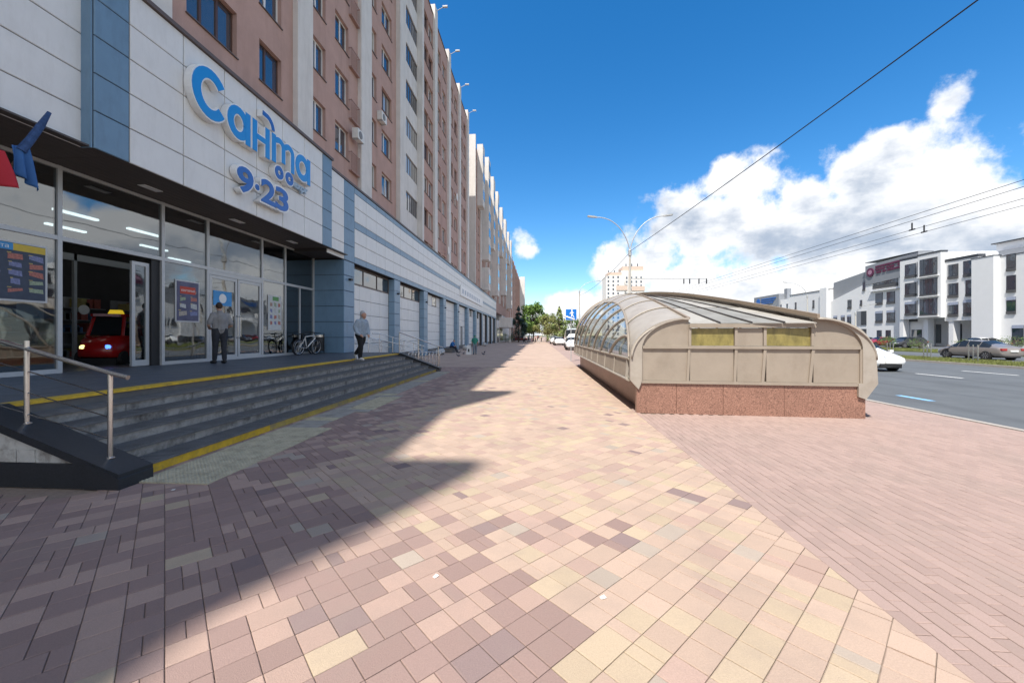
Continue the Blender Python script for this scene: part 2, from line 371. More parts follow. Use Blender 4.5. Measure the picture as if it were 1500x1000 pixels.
# litter
lit_m = mat('paper_scrap', (.8,.78,.74), .8, 0, .05)
for (x, y, a, lb) in ((.42, 2.6, .4, 'tiny white paper scrap lying on buff and peach pavers'), (-.72, 2.75, 1.0, 'tiny white paper scrap lying on brown pavers near the shade edge'), (-4.0, 4.1, .2, 'tiny white paper scrap beside the tactile tiles by the steps')):
    s = .018; m = MB().add([(-s,-s*.7,.004),(s,-s*.8,.007),(s*.9,s*.7,.011),(-s,s*.6,.005),(-s,-s*.7,.002),(s,-s*.8,.005),(s*.9,s*.7,.009),(-s,s*.6,.003)], [(0,1,2,3),(7,6,5,4),(0,4,5,1),(1,5,6,2),(2,6,7,3),(3,7,4,0)])
    o = m.build('paper_scrap', lit_m); o.location = (x, y, .0); o.rotation_euler.z = a; o['label'] = lb; o['category'] = 'litter'
# kerbs as separate stones, lane marks
kerb_m = mat('kerb_stone', (.36,.33,.30), .85, 0, .15, 5, bump=.3, bscale=80)
kb = thing('kerb', (8.68, 0, 0), 'pale concrete kerb between the pink pavement and the road', 'kerb', kind='structure')
kme = MB().box(-.075,.075,-.495,.495,-.2,.004).mesh('kerb_stone', kerb_m)
for i in range(-6, 60): link('kerb_stone', kme, kb, (0, i*1.0, 0))
boxo('far_kerb', kerb_m, kb, 8.605, 8.755, 59.5, 420, -.2, .004)
kb2 = thing('median_kerb', (26.15, 0, 0), 'grey kerb along the grassy central reservation', 'kerb', kind='structure')
for i in range(8, 70): link('kerb_stone', kme, kb2, (0, i*1.0, 0))
boxo('far_kerb', kerb_m, kb2, 26.07, 26.22, 69.5, 420, -.2, .004); boxo('rear_kerb', kerb_m, kb2, 30.45, 30.6, -20, 420, -.2, 0)
paint = mat('road_paint', (.78,.78,.76), .6, 0, .08, 5, dirt=((.3,.3,.3), .5, 9)); bpaint = mat('blue_road_paint', (.22,.46,.72), .6, 0, .1, 6)
def mark(name, m, x0, x1, y0, y1): return struct(MB().add([(x0,y0,-.115),(x1,y0,-.115),(x1,y1,-.115),(x0,y1,-.115)], [(0,1,2,3)]).build(name, m))
for k in range(0, 9): mark('lane_marking', paint, 17.9, 18.05, 6.7+k*5.6, 8.9+k*5.6) if k not in (2,) else mark('lane_marking', paint, 17.9, 18.05, 18.0, 20.1)
for k in range(0, 9): mark('lane_marking', paint, 21.65, 21.8, 8.6+k*5.5, 10.9+k*5.5) if k != 2 else mark('lane_marking', paint, 21.65, 21.8, 19.4, 21.8)
mark('blue_marking', bpaint, 10.8, 11.0, 11.7, 12.75)
for k in range(1, 8): mark('blue_marking', bpaint, 10.8, 11.0, 11.7+k*9, 12.75+k*9)
# median
grass_m = mat('grass_blades', (.15,.17,.05), .9, 0, .35, 2)
med = struct(boxo('median', mat('median_soil', (.17,.16,.09), .95, 0, .3, 1.5), None, 26.22, 30.45, -20, 420, -.2, -.01))
gr = random.Random(3)
def grass(x0, x1, y0, y1, n, name, z=0):
    m = MB()
    for i in range(n):
        x, y = gr.uniform(x0, x1), gr.uniform(y0, y1); h = gr.uniform(.05, .14); a = gr.uniform(0, 6.3); dx, dy = .02*math.cos(a), .02*math.sin(a); lx, ly = gr.uniform(-.05,.05), gr.uniform(-.05,.05)
        m.add([(x-dx,y-dy,z-.02),(x+dx,y+dy,z-.02),(x+lx,y+ly,z+h)], [(0,1,2)])
    return link(name, m.mesh(name, grass_m, fix=False), None, kind='stuff', label='short green grass growing on the '+('central reservation' if x0 < 35 else 'verge by the parked cars'), category='grass')
grass(26.25, 30.4, 18, 60, 26000, 'grass')
verge = struct(boxo('verge', mat('verge_grass', (.15,.17,.055), .95, 0, .3, 1), None, 41, 47.0, -20, 420, -.2, .02))
grass(41.1, 46.9, 25, 75, 22000, 'grass', .03)
lot = struct(boxo('parking_lot', asphalt, None, 47.0, 59.9, -20, 420, -.2, -.02))
# ================= supermarket podium =================
store = thing('supermarket', (-10.9, 10, 0), 'supermarket ground floor clad in white and blue panels under the apartment block', 'shop')
XG, PZ = -10.9, .84
boxo('canopy_core', dark_joint, store, -22, -9.145, 7.56, 16.98, 5.63, 9.42); boxo('canopy_core', dark_joint, store, -22, -9.39, -8, 7.55, 5.63, 9.42)
boxo('upper_core', dark_joint, store, -22, -9.395, 17.0, 88.9, 5.43, 9.26)
boxo('roof_cap', brown_trim, store, -11.0, -9.04, 7.52, 17.03, 9.43, 9.53); boxo('roof_cap', brown_trim, store, -11.0, -9.32, 17.05, 89.0, 9.27, 9.37)
boxo('roof_cap', brown_trim, store, -11.0, -9.30, -8, 7.5, 9.43, 9.53)
boxo('side_wall', dark_joint, store, -22, -18.2, -8, 88.9, -.1, 5.4)
def panel_mesh(w, h, m, d=.03):          # a folded-edge cassette facing +x, origin at lower near corner
    e = .012; mb = MB()
    mb.add([(0,0,0),(0,w,0),(0,w,h),(0,0,h),(d-e,0,0),(d-e,w,0),(d-e,w,h),(d-e,0,h),(d,e,e),(d,w-e,e),(d,w-e,h-e),(d,e,h-e)],
           [(4,5,9,8),(5,6,10,9),(6,7,11,10),(7,4,8,11),(8,9,10,11),(0,1,5,4),(1,2,6,5),(2,3,7,6),(3,0,4,7)])
    return mb.mesh('cladding_panel', m)
PC = {}; NP = [0]
def panel(x, y0, y1, z0, z1, m, parent=None, gap=.011):
    key = (round(y1-y0, 2), round(z1-z0, 2), m.name)
    if key not in PC: PC[key] = panel_mesh(key[0]-2*gap, key[1]-2*gap, m)
    p = parent or store
    return link('cladding_panel', PC[key], p, Vector((x, y0+gap, z0+gap))-wloc(p))
ZR = [5.55+.776*i for i in range(6)]
FC = [8.28, 9.63, 10.97, 12.29, 13.6, 14.92, 16.23]
for r in range(5):
    for c in range(6): panel(-9.14, FC[c], FC[c+1], ZR[r], ZR[r+1], white_panel)
    panel(-9.14, 7.56, 8.28, ZR[r], ZR[r+1], blue_panel); panel(-9.14, 16.23, 17.0, ZR[r], ZR[r+1], blue_panel)
    for y in (6.2, 4.85, 3.5, 2.15): panel(-9.385, y, y+1.35, ZR[r], ZR[r+1], white_panel)
boxo('blue_return', blue_panel, store, -9.36, -9.138, 7.525, 7.556, 5.55, 9.43)
boxo('blue_return', blue_panel, store, -9.36, -9.138, 17.002, 17.03, 5.55, 9.25)
# soffit planks
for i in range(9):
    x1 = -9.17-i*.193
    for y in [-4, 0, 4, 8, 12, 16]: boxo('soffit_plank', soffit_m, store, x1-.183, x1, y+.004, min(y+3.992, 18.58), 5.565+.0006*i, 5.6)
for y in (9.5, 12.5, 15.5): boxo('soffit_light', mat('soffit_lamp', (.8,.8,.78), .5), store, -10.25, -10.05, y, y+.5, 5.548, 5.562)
# strip rows
SR = [(5.38,5.70,slate_panel),(5.70,6.44,white_panel),(6.44,7.17,white_panel),(7.17,7.53,slate_panel),(7.53,8.26,white_panel),(8.26,8.96,white_panel),(8.96,9.26,slate_panel)]
Z5 = [5.38+.776*i for i in range(6)]
for r in range(5):
    panel(-9.39, 17.04, 18.6, Z5[r], Z5[r+1], white_panel); panel(-9.39, 18.6, 19.7, Z5[r], Z5[r+1], blue_panel)
y = 19.7; sw_ = 1.35; ncol = 0
far = MB()
while y < 88.5:
    for z0, z1, m in SR:
        if y < 60: panel(-9.39, y, y+sw_, z0, z1, m)
        else: far.box(-9.39, -9.362, y+.012, y+sw_-.012, z0+.012, z1-.012, 0 if m is white_panel else 1)
    y += sw_
SE = y
o = far.build('far_cladding', [white_panel, slate_panel], store); o['kind'] = 'stuff'
# pillars and recessed wall below the strip
PIL = [18.6+6.75*k for k in range(11)]
for k, py in enumerate(PIL):
    xb = -10.88 if k == 0 else -9.78
    if k == 0: boxo('pillar_core', dark_joint, store, xb, -9.4, py+.03, py+1.07, -.1, 5.4)
    else: boxo('pillar_core', dark_joint, store, xb, -9.4, py+.03, py+1.07, -.1, 5.37)
    zz = [.0 if k else PZ] + [.84+.76*i for i in range(1, 7)]
    zz[-1] = 5.37
    m = slate_panel if k else blue_panel
    for i in range(6):
        if py < 60:
            panel(-9.4, py, py+1.1, zz[i], zz[i+1], m)
            boxo('side_panel', m, store, xb+.02, -9.39, py, py+.029, zz[i]+.011, zz[i+1]-.011)
        else: boxo('pillar_face', m, store, -9.4, -9.37, py, py+1.1, zz[i]+.011, zz[i+1]-.011)
boxo('recess_wall', dark_joint, store, -18, -9.80, 19.72, 88.8, -.1, 5.42)
plinth = mat('grey_plinth', (.13,.125,.12), .8, 0, .2, 4)
far = MB()
wins = []
for k, py in enumerate(PIL[:-1]):
    a, b = py+1.1, PIL[k+1]; n = 4; w = (b-a)/n
    boxo('plinth', plinth, store, -9.81, -9.72, a+.01, b-.01, -.02, .45)
    haswin = k in (0, 1, 2, 5, 6)
    for r in range(6):
        z0, z1 = .46+.79*r, .46+.79*(r+1)
        if r == 5: z1 = 5.35
        for c in range(n):
            if haswin and r >= 5 and ((k < 2) or c in (0, 2)): continue
            if k == 4 and c == 2 and r < 3: continue
            if a < 47: panel(-9.80, a+c*w, a+(c+1)*w, z0, z1, white_panel)
            else: far.box(-9.80, -9.772, a+c*w+.012, a+(c+1)*w-.012, z0+.012, z1-.012)
    if haswin:
        for c in ([0] if k < 2 else [0, 2]):
            wy0, wy1 = (a+.02, b-.02) if k < 2 else (a+c*w, a+(c+1)*w)
            fr = MB(); X = -9.80; z0, z1 = 4.44, 5.33
            for yy in ([wy0+(wy1-wy0)*q/3 for q in range(4)] if k < 2 else [wy0, wy1]): fr.box(X, X+.05, yy-.03, yy+.03, z0, z1)
            fr.box(X, X+.049, wy0, wy1, z0-.04, z0+.04); fr.box(X, X+.049, wy0, wy1, z1-.06, z1)
            f = fr.build('window', mat('bronze_frame', (.13,.10,.085), .5), store)
            MB().box(X+.005, X+.02, wy0, wy1, z0, z1).build('pane', win_glass, f)
    if k == 4:
        f = boxo('service_door', mat('grey_door', (.17,.18,.19), .5), store, -9.80, -9.765, a+2*w+.05, a+3*w-.05, .1, 2.75); boxo('handle', steel, f, -9.765, -9.72, a+2*w+.15, a+2*w+.19, 1.1, 1.3)
o = far.build('far_wall_cladding', white_panel, store); o['kind'] = 'stuff'
dp = MB().tube([(-9.72,26.6,5.3),(-9.55,26.6,5.2),(-9.5,26.6,4.9),(-9.75,26.6,4.75)], .07, 10).build('drain_elbow', mat('cream_pipe', (.6,.56,.48), .5), store)
for py in PIL[:5]: boxo('wall_lamp', black_m, store, -9.37, -9.22, py+.45, py+.65, 4.42, 4.52)
# white sign board on the strip
sb = thing('wall_sign', (-9.3, 56, 6.6), 'long white signboard with faint grey lettering on the far cladding strip', 'sign')
boxo('board', mat('sign_white', (.8,.8,.79), .5, 0, .03), sb, -9.355, -9.24, 47, 66, 6.5, 7.75)
for i in range(9): boxo('letter_mark', mat('faded_letter', (.45,.50,.56), .6), sb, -9.24, -9.225, 48+i*1.7, 48.9+i*1.7, 6.85, 7.4)
# ---------- storefront ----------
MY = [-6, -3.4, -.9, 1.6, 5.85, 8.32, 10.81, 12.38, 14.96, 16.4, 18.56]
fr = MB()
def vbar(y, z0=PZ, z1=5.56, w=.045): return boxo('mullion', alu, store, XG-.06, XG+.05, y-w, y+w, z0, z1)
for y in MY: vbar(y)
for i in range(len(MY)-1):
    a, b = MY[i]+.046, MY[i+1]-.046
    boxo('transom', alu, store, XG-.058, XG+.048, a, b, 3.86, 3.96); boxo('head_rail', alu, store, XG-.058, XG+.048, a, b, 5.48, 5.555)
    boxo('glass_pane', store_glass, store, XG-.01, XG+.01, a, b, 3.96, 5.48)
    if i == 5: continue
    boxo('bottom_rail', alu, store, XG-.058, XG+.048, a, b, PZ+.002, PZ+.1)
    if i == 7: continue
    if i == 9:
        boxo('mullion', alu, store, XG-.05, XG+.04, 17.42, 17.49, PZ+.1, 3.86)
        boxo('glass_pane', store_glass, store, XG-.01, XG+.01, a, 17.42, PZ+.1, 3.86); boxo('glass_pane', store_glass, store, XG-.01, XG+.01, 17.49, b, PZ+.1, 3.86)
    else: boxo('glass_pane', store_glass, store, XG-.01, XG+.01, a, b, PZ+.1, 3.86)
def leaf(y0, y1, hs, x=XG, nm='door'):
    m = MB(); z0, z1 = PZ+.02, 3.72
    m.box(x-.03, x+.035, y0, y0+.09, z0, z1); m.box(x-.03, x+.035, y1-.09, y1, z0, z1); m.box(x-.029, x+.034, y0+.09, y1-.09, z0, z0+.16); m.box(x-.029, x+.034, y0+.09, y1-.09, z1-.1, z1)
    d = m.build(nm, alu, store); boxo('glass_pane', store_glass, d, x-.008, x+.008, y0+.09, y1-.09, z0+.16, z1-.1)
    if hs: yh = y1-.045 if hs > 0 else y0+.045; MB().tube([(x+.03,yh,1.6),(x+.1,yh,1.65),(x+.1,yh,2.35),(x+.03,yh,2.4)], .016).build('handle', steel, d)
leaf(12.45, 13.66, 1); leaf(13.7, 14.9, -1); boxo('door_head', alu, store, XG-.05, XG+.045, 12.43, 14.91, 3.73, 3.855)
leaf(10.02, 10.5, 0, XG-.1, 'sliding_door'); boxo('door_post', black_m, store, XG-.2, XG-.02, 10.52, 10.765, PZ, 3.86)
# interior
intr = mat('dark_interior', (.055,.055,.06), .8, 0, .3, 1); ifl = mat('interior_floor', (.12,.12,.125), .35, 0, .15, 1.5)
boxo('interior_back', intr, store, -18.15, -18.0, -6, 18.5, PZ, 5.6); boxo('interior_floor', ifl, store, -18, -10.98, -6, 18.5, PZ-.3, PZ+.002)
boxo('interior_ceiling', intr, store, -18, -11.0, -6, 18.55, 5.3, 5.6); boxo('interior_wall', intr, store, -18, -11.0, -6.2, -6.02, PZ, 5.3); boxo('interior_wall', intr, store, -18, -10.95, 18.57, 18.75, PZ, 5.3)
lampm = mat('ceiling_tube', (1,.97,.9), .5, emit=2.5)
for (x, y) in ((-13.5,10.2),(-13.5,12.2),(-15.5,11.5),(-15.5,14.5),(-16.8,9.5),(-16.8,17)): boxo('ceiling_tube', lampm, store, x-.06, x+.06, y, y+1.1, 5.2, 5.26)
vest = MB(); 
for y in (9.2, 11.3, 13.4, 15.5): vest.box(-14.3, -14.22, y-.04, y+.04, PZ, 4.2)
vest.box(-14.3, -14.22, 9.2, 15.5, 4.0, 4.2); vest.build('inner_frame', alu, store)
shelf_c = [mat('goods_%d' % i, c, .6, 0, .3, 9) for i, c in enumerate(((.3,.08,.06),(.12,.2,.35),(.35,.3,.12),(.3,.3,.3)))]
rs = random.Random(4)
for s in range(5):
    sh = MB(); y0 = 7+s*2.4
    for lv in range(5): sh.box(-16.4, -15.8, y0, y0+1.7, PZ+.1+lv*.42, PZ+.13+lv*.42)
    sh.box(-16.45, -16.41, y0, y0+1.7, PZ, PZ+2.2)
    f = sh.build('shelf_unit', mat('shelf_grey', (.25,.25,.26), .5), store)
    for c in range(4):
        g = MB()
        for i in range(9):
            lv = rs.randrange(5); yy = y0+rs.uniform(.05,1.4); g.box(-16.3, -15.85, yy, yy+rs.uniform(.1,.24), PZ+.132+lv*.42, PZ+.132+lv*.42+rs.uniform(.15,.34))
        o = g.build('goods', shelf_c[c], f); o['kind'] = 'stuff'
boxo('notice', mat('paper', (.75,.75,.73), .7, 0, .03), store, -14.21, -14.2, 9.9, 10.5, 2.1, 2.8)
MB().lathe([(.01,0),(.15,0),(.15,.02),(.01,.02)], (-14.2, 11.5, 2.5), 'x', 20).build('round_sticker', mat('paper', (.7,.7,.7)), store)
# ---------- shop sign ----------
signb = mat('sign_blue', (.012,.26,.66), .35, 0, .03); signd = mat('sign_dark_blue', (.015,.13,.45), .35, 0, .03); signw = mat('sign_white_side', (.78,.78,.77), .5, 0, .03)
sg = thing('shop_sign', (-9.1, 12.3, 7.5), 'raised blue shop name lettering with white sides on white cladding', 'sign')
X0 = -9.105
def glyph(ch, y0, y1, z0, z1, m=signb, off=.02):
    b = fit_text(ch, y0-.05, y1+.05, z0-.05, z1+.05, X0+.11, .09, off+.005, signw, 'letter', sg)
    fit_text(ch, y0, y1, z0, z1, X0+.208, .006, off, m, 'letter_face', b)
def stroke(pts, r, m=signb, nm='letter', dx=0):       # flat bold stroke along a path in the wall plane
    def ribbon(rr, x0, x1):
        mb = MB(); P = [Vector((0, a, b)) for a, b in pts]; n = len(P); Lf, Rt = [], []
        for i, p in enumerate(P):
            d = (P[min(i+1, n-1)]-P[max(i-1, 0)]).normalized(); nn = Vector((0, -d.z, d.y)); Lf.append(p+nn*rr); Rt.append(p-nn*rr)
        for i in range(n-1):
            q = [Lf[i], Lf[i+1], Rt[i+1], Rt[i]]
            mb.add([(x0, a.y, a.z) for a in q]+[(x1, a.y, a.z) for a in q], [(0,1,2,3),(4,7,6,5),(0,4,5,1),(2,6,7,3)]+([(0,3,7,4)] if i == 0 else [])+([(1,5,6,2)] if i == n-2 else []))
        return mb
    dx = .004 if nm in ('letter_stem','letter_bar') else 0; dx += .004 if nm == 'letter_bar' else 0
    b = ribbon(r+.04, X0+.01+dx, X0+.2+dx).build(nm, signw, sg); ribbon(r, X0+.19+dx, X0+.214+dx).build(nm+'_face', m, b)
def arc(cy, cz, ry, rz, a0, a1, n=22): return [(cy+ry*math.cos(R(a0+(a1-a0)*i/n)), cz+rz*math.sin(R(a0+(a1-a0)*i/n))) for i in range(n+1)]
stroke(arc(10.24, 8.26, .46, .54, 38, 322), .135)                                     # С
def small_a(y0, y1):
    c = (y0+y1)/2-.03; stroke(arc(c, 8.02, (y1-y0)/2-.13, .37, 0, 360), .115); stroke([(y1-.1, 8.5), (y1-.1, 7.52)], .1, nm='letter_stem')
small_a(10.83, 11.72)
stroke([(11.92,8.5),(11.92,7.52)], .1); stroke([(12.5,8.5),(12.5,7.52)], .1, nm='letter_stem'); stroke([(12.0,8.02),(12.42,8.02)], .085, nm='letter_bar')
stroke([(12.82,8.5),(12.82,7.56)], .1); stroke([(12.9,8.36)]+arc(13.1, 8.2, .22, .2, 130, 0, 8)+[(13.32,7.7)], .095, nm='letter_stem'); stroke([(13.4,8.3)]+arc(13.62, 8.2, .22, .2, 130, 0, 8)+[(13.84,7.56)], .095, nm='letter_stem')
small_a(14.02, 14.95)
stroke([(12.28, 8.92)]+arc(12.45, 8.55, .34, .36, 80, 5, 8), .075, signd, 'cart_handle')
for cy in (13.1, 13.66): stroke(arc(cy, 7.3, .15, .15, 0, 360, 20), .075, signd, 'cart_wheel')
glyph('9', 11.22, 11.82, 6.06, 6.78, signd, .03); stroke(arc(12.03, 6.4, .045, .045, 0, 360, 12), .05, signd, 'dot'); glyph('2', 12.24, 12.86, 6.06, 6.78, signd, .03); glyph('3', 12.95, 13.55, 6.06, 6.78, signd, .03)
fit_text('.expr', 13.95, 14.9, 7.1, 7.36, X0+.08, .05, .012, mat('pale_sign', (.36,.47,.58), .5), 'small_letters', sg)
# posters
def poster(name, y0, y1, z0, z1, label, bg, head, cells, rowsn, seed):
    p = thing(name, (XG+.03, (y0+y1)/2, z0), label, 'poster')
    boxo('frame', alu, p, XG+.012, XG+.03, y0-.04, y1+.04, z0-.04, z1+.04); boxo('sheet', bg, p, XG+.03, XG+.034, y0, y1, z0, z1)
    q = random.Random(seed); h = z1-z0; w = y1-y0
    for (a, b, m) in head: boxo('header', m, p, XG+.034, XG+.037, y0+w*a, y0+w*b, z1-h*.13, z1-.01)
    for c in range(cells):
        for r in range(rowsn):
            cy = y0+w*(c+.55)/cells; cz = z0+h*.1+h*.74*(r+.5)/rowsn
            k = MB(); ww, hh = w/cells*q.uniform(.22,.36), h*.74/rowsn*q.uniform(.22,.34); sk = q.uniform(-.03,.03)
            k.prism([(cy-ww, cz-hh+sk), (cy+ww, cz-hh-sk), (cy+ww*.9, cz+hh), (cy-ww, cz+hh+sk)], 'x', XG+.034, XG+.037)
            ci = q.randrange(6); k.build('product_picture', mat('print_%d' % ci, [(.42,.36,.30),(.36,.24,.2),(.5,.5,.48),(.2,.22,.38),(.42,.16,.13),(.3,.36,.25)][ci], .6, 0, .45, 30), p)
            boxo('price_tag', mat('price_yellow', (.55,.42,.12), .6), p, XG+.034, XG+.038, cy-ww*1.1, cy-ww*.55, cz+hh*1.05, cz+hh*1.35)
    return p
pb = mat('poster_dark', (.05,.065,.10), .5, 0, .2, 8); pbl = mat('poster_blue', (.05,.28,.6), .5); pye = mat('poster_yellow', (.62,.45,.06), .5)
p = poster('promotion_poster', 7.02, 8.06, 2.45, 3.62, 'dark promotion poster with product pictures under a blue and yellow header', pb, [(0,.48,pbl),(.48,1,pye)], 3, 5, 1)
fit_text('Санта', 7.07, 7.45, 3.5, 3.59, XG+.038, .001, 0, signw, 'print', p)
p = poster('event_poster', 11.25, 12.02, 2.15, 3.35, 'tall violet poster with a red title plate beside the glass double doors', mat('poster_violet', (.10,.10,.17), .5, 0, .35, 5), [], 2, 4, 2)
boxo('title_plate', mat('poster_red', (.5,.06,.035), .5), p, XG+.034, XG+.039, 11.36, 11.9, 2.98, 3.2); fit_text('КВАРТИРНЫЙ', 11.4, 11.87, 3.05, 3.13, XG+.0395, .001, 0, signw, 'print', p)
poster('catalogue_poster', 15.35, 16.1, 1.95, 3.3, 'pale poster of many small goods with a green foot', mat('poster_pale', (.55,.56,.54), .5, 0, .15, 9), [(.3,.8,mat('poster_green', (.12,.3,.1), .5))], 3, 4, 3)
p = thing('blue_sticker', (XG+.03, 13.0, 2.6), 'blue square sticker with a white ring on the glass door', 'sticker'); boxo('sheet', pbl, p, XG+.012, XG+.016, 12.62, 13.42, 2.72, 3.22); stroke_o = MB().lathe([(.1,0),(.16,0),(.16,.004),(.1,.004)], (XG+.0165, 13.02, 2.97), 'x', 20).build('ring', signw, p)
# ================= platform and steps =================
plat = thing('entrance_platform', (-8.7, 11, 0), 'raised dark tiled entrance platform with yellow edge and wide steps', 'steps')
SX, SY0, SY1 = -4.75, 4.46, 18.3; NT, TD, RH = 5, .366, .14
XE = SX-NT*TD                                    # platform edge
boxo('slab', plinth, plat, -10.98, XE-.01, 3.95, 19.68, -.1, PZ-.02)
pr = random.Random(8)
tm = {}
yy = 4.0
tiles_x = [-10.95+i*.615 for i in range(8)]
while yy < 19.4:                                  # platform tiles
    for i in range(7):
        x0, x1 = tiles_x[i], tiles_x[i+1]-.006
        if x1 > XE-.25: x1 = XE-.22
        if x1-x0 > .05: boxo('floor_tile', platform_m, plat, x0, x1, yy, min(yy+.594, 19.66), PZ-.02, PZ+pr.uniform(-.0012, .0012))
    yy += .6
for k in range(10):                               # yellow painted edge in lengths with a gap
    a, b = 4.32+k*1.4, 4.32+(k+1)*1.4-.006
    if k == 6: b -= .35
    boxo('yellow_edge', yellow_m, plat, XE-.215, XE+.022, a, min(b, SY1), PZ-.035, PZ+.003)
for s in range(NT):
    x1 = SX-s*TD; zt = RH*(s+1)
    n = 12
    for k in range(n):                            # riser stones and ribbed treads in lengths
        a, b = SY0+(SY1-SY0)*k/n, SY0+(SY1-SY0)*(k+1)/n
        off = pr.uniform(-.008, .004)
        boxo('riser', (worn_yellow if k > 1 else yellow_m) if s == 0 else riser_m, plat, x1-TD, x1-.02+off, a+.002, b-.002, RH*s-.02, zt-.03)
        t = MB(); t.box(x1-TD-.03, x1+.005, a+.0015, b-.0015, zt-.03, zt-.002)
        if s < 4:
            m_ = int((b-a)/.055)
            for q in range(m_): yq = a+.01+q*.055; t.box(x1-TD+.02, x1-.01, yq, yq+.028, zt-.002, zt+.003)
        t.build('tread', dark_tile, plat)
    for k in range(n):
        if s == NT-1:
            a, b = SY0+(SY1-SY0)*k/n, SY0+(SY1-SY0)*(k+1)/n
            boxo('riser', riser_m, plat, XE-.06, XE-.012, a+.002, b-.002, zt-.02, PZ-.036)
# flanks
def flank(y0, y1, nm, near):
    sl = [(-4.62,.0),(-4.62,.17),(XE+.1,PZ+.02),(-9.2 if near else XE-.3,PZ+.02 if near else PZ+.02),(-9.2 if near else XE-.3,0)]
    f = MB().prism([(a, b-.06) if b > .1 else (a, b-.05) for a, b in sl], 'y', y0+.02, y1-.02).build(nm, white_brick if near else plinth, plat)
    cap = [(-4.6,.08),(-4.6,.17),(XE+.1,PZ+.025),(-9.2 if near else XE-.3,PZ+.025),(-9.2 if near else XE-.3,PZ-.07),(XE+.1,PZ-.07)]
    MB().prism(cap, 'y', y0-.02, y1+.01).build('coping', black_granite, f)
    if near:
        boxo('base_course', black_granite, f, -9.2, -5.0, y0-.012, y0+.018, 0, .27); MB().prism([(-4.995,0),(-4.59,0),(-4.59,.12),(-4.72,.19),(-4.995,.29)], 'y', y0-.03, y1+.005).build('end_stone', black_granite, f)
        q = random.Random(2)
        for r in range(3):
            x = -9.15+q.uniform(0,.2)
            while x < -5.3:
                w = q.uniform(.22,.4); z0 = .275+r*.15; zl = .17+(-4.62-(x+w))*.3655-.1
                if z0+.14 < min(zl, PZ-.06): boxo('brick', white_brick, f, x, x+w-.012, y0+q.uniform(-.002,.006), y0+.03, z0, z0+.14)
                x += w
flank(4.08, 4.44, 'side_wall', True); flank(18.32, 18.66, 'side_wall', False)
def handrail(y, x_hi, x_lo, label, wires=3):
    h = thing('handrail', (x_lo, y, .2), label, 'handrail')
    def zf(x): return min(PZ+.02, .17+(-4.62-x)*.3655)
    P = [(x_hi-1.2, y, PZ+.98), (x_hi, y, zf(x_hi)+.98), (x_lo, y, zf(x_lo)+.98), (x_lo+.22, y, zf(x_lo)+.93)]
    if x_hi < -6.3: P[0] = (x_hi-.01, y, P[1][2]+.003)
    MB().tube(P, .026, 12).build('rail', steel, h)
    for x in ([x_lo, (x_lo+x_hi)/2-.02, x_hi] if x_hi > -6.7 else [x_lo, x_lo-1.05, x_hi]):
        z = zf(x); p = MB().tube([(x,y,z),(x,y,z+.97)], .024, 12).build('post', steel, h); MB().lathe([(.045,0),(.045,.008),(.03,.016)], (x,y,z), 'z', 14).build('base_flange', steel, p)
    for k in range(wires):
        dz = .22+.25*k; MB().tube([(x_hi, y, zf(x_hi)+dz), (x_lo, y, zf(x_lo)+dz)], .007, 6).build('cross_rod', steel, h)
handrail(4.26, -7.1, -4.93, 'steel handrail on the flank wall of the steps beside the flags')
handrail(18.5, -6.6, -4.72, 'steel handrail on the flank of the steps beside the bicycle rack')
# ramp with rails
rp = thing('ramp', (-8.9, 23, 0), 'concrete access ramp with steel rails along the panelled wall', 'ramp')
MB().prism([(19.7,-.05),(27.5,-.05),(27.5,.02),(19.7,PZ-.01)], 'x', -9.68, -8.05).build('slope', plinth, rp)
for x in (-8.1, -9.5):
    for dz in (.95, .65): MB().tube([(x,18.9,PZ+dz),(x,19.7,PZ+dz),(x,27.4,.02+dz),(x,27.7,.02+dz)], .021, 8).build('rail', steel, rp)
    for i in range(5): yq = 19.8+i*1.85; zq = PZ-(PZ-.02)*(yq-19.7)/7.8; MB().tube([(x,yq,zq-.02),(x,yq,zq+.95)], .02, 8).build('post', steel, rp)
rk = thing('bicycle_rack', (-6.2, 21.3, 0), 'row of bent steel hoops forming a bicycle rack by the steps', 'bicycle rack')
for i in range(10):
    x = -7.0+i*.19; MB().tube([(x,21.0,0),(x,21.0,.62),(x+.03,21.05,.74),(x+.1,21.2,.8),(x+.14,21.5,.8)], .02, 8).build('hoop', steel, rk)
MB().tube([(-7.05,21.02,.12),(-5.24,21.02,.12)], .016, 6).build('bottom_bar', steel, rk); MB().tube([(-7.0,21.5,.79),(-5.1,21.5,.79)], .018, 6).build('top_bar', steel, rk)
# tactile tiles
tact = mat('tactile_tile', (.44,.40,.29), .85, 0, .18, 6, bump=.3, bscale=60, dirt=((.15,.14,.11), .5, 5)); tl = MB(); tl.box(-.146,.146,-.146,.146,-.01,.012)
for i in range(6):
    for j in range(6): tl.lathe([(.016,.011),(.010,.019)], (-.122+i*.049, -.122+j*.049, 0), 'z', 6)
tme = tl.mesh('tactile_tile', tact)
flat_t = MB().box(-.146,.146,-.146,.146,-.01,.010).mesh('grey_slab', mat('grey_slab', (.33,.31,.27), .9, 0, .2, 5, dirt=((.13,.12,.1), .6, 4)))
tp = thing('tactile_strip', (-4.3, 8, 0), 'worn yellowish grey tactile slabs along the foot of the steps', 'paving strip', kind='structure')
for j in range(46):
    yq = 4.42+j*.302
    for i in range(3):
        x = -4.5+i*.30
        if i == 2 and not (j < 9 or 13 < j < 22): continue
        bumpy = (j < 9) or (14 < j < 21 and i > 0) or (j % 11 == 0)
        link('tactile_tile' if bumpy else 'grey_slab', tme if bumpy else flat_t, tp, Vector((x, yq, .001+pr.uniform(-.003,.003)))-Vector((-4.3,8,0)), pr.uniform(-.012,.012))
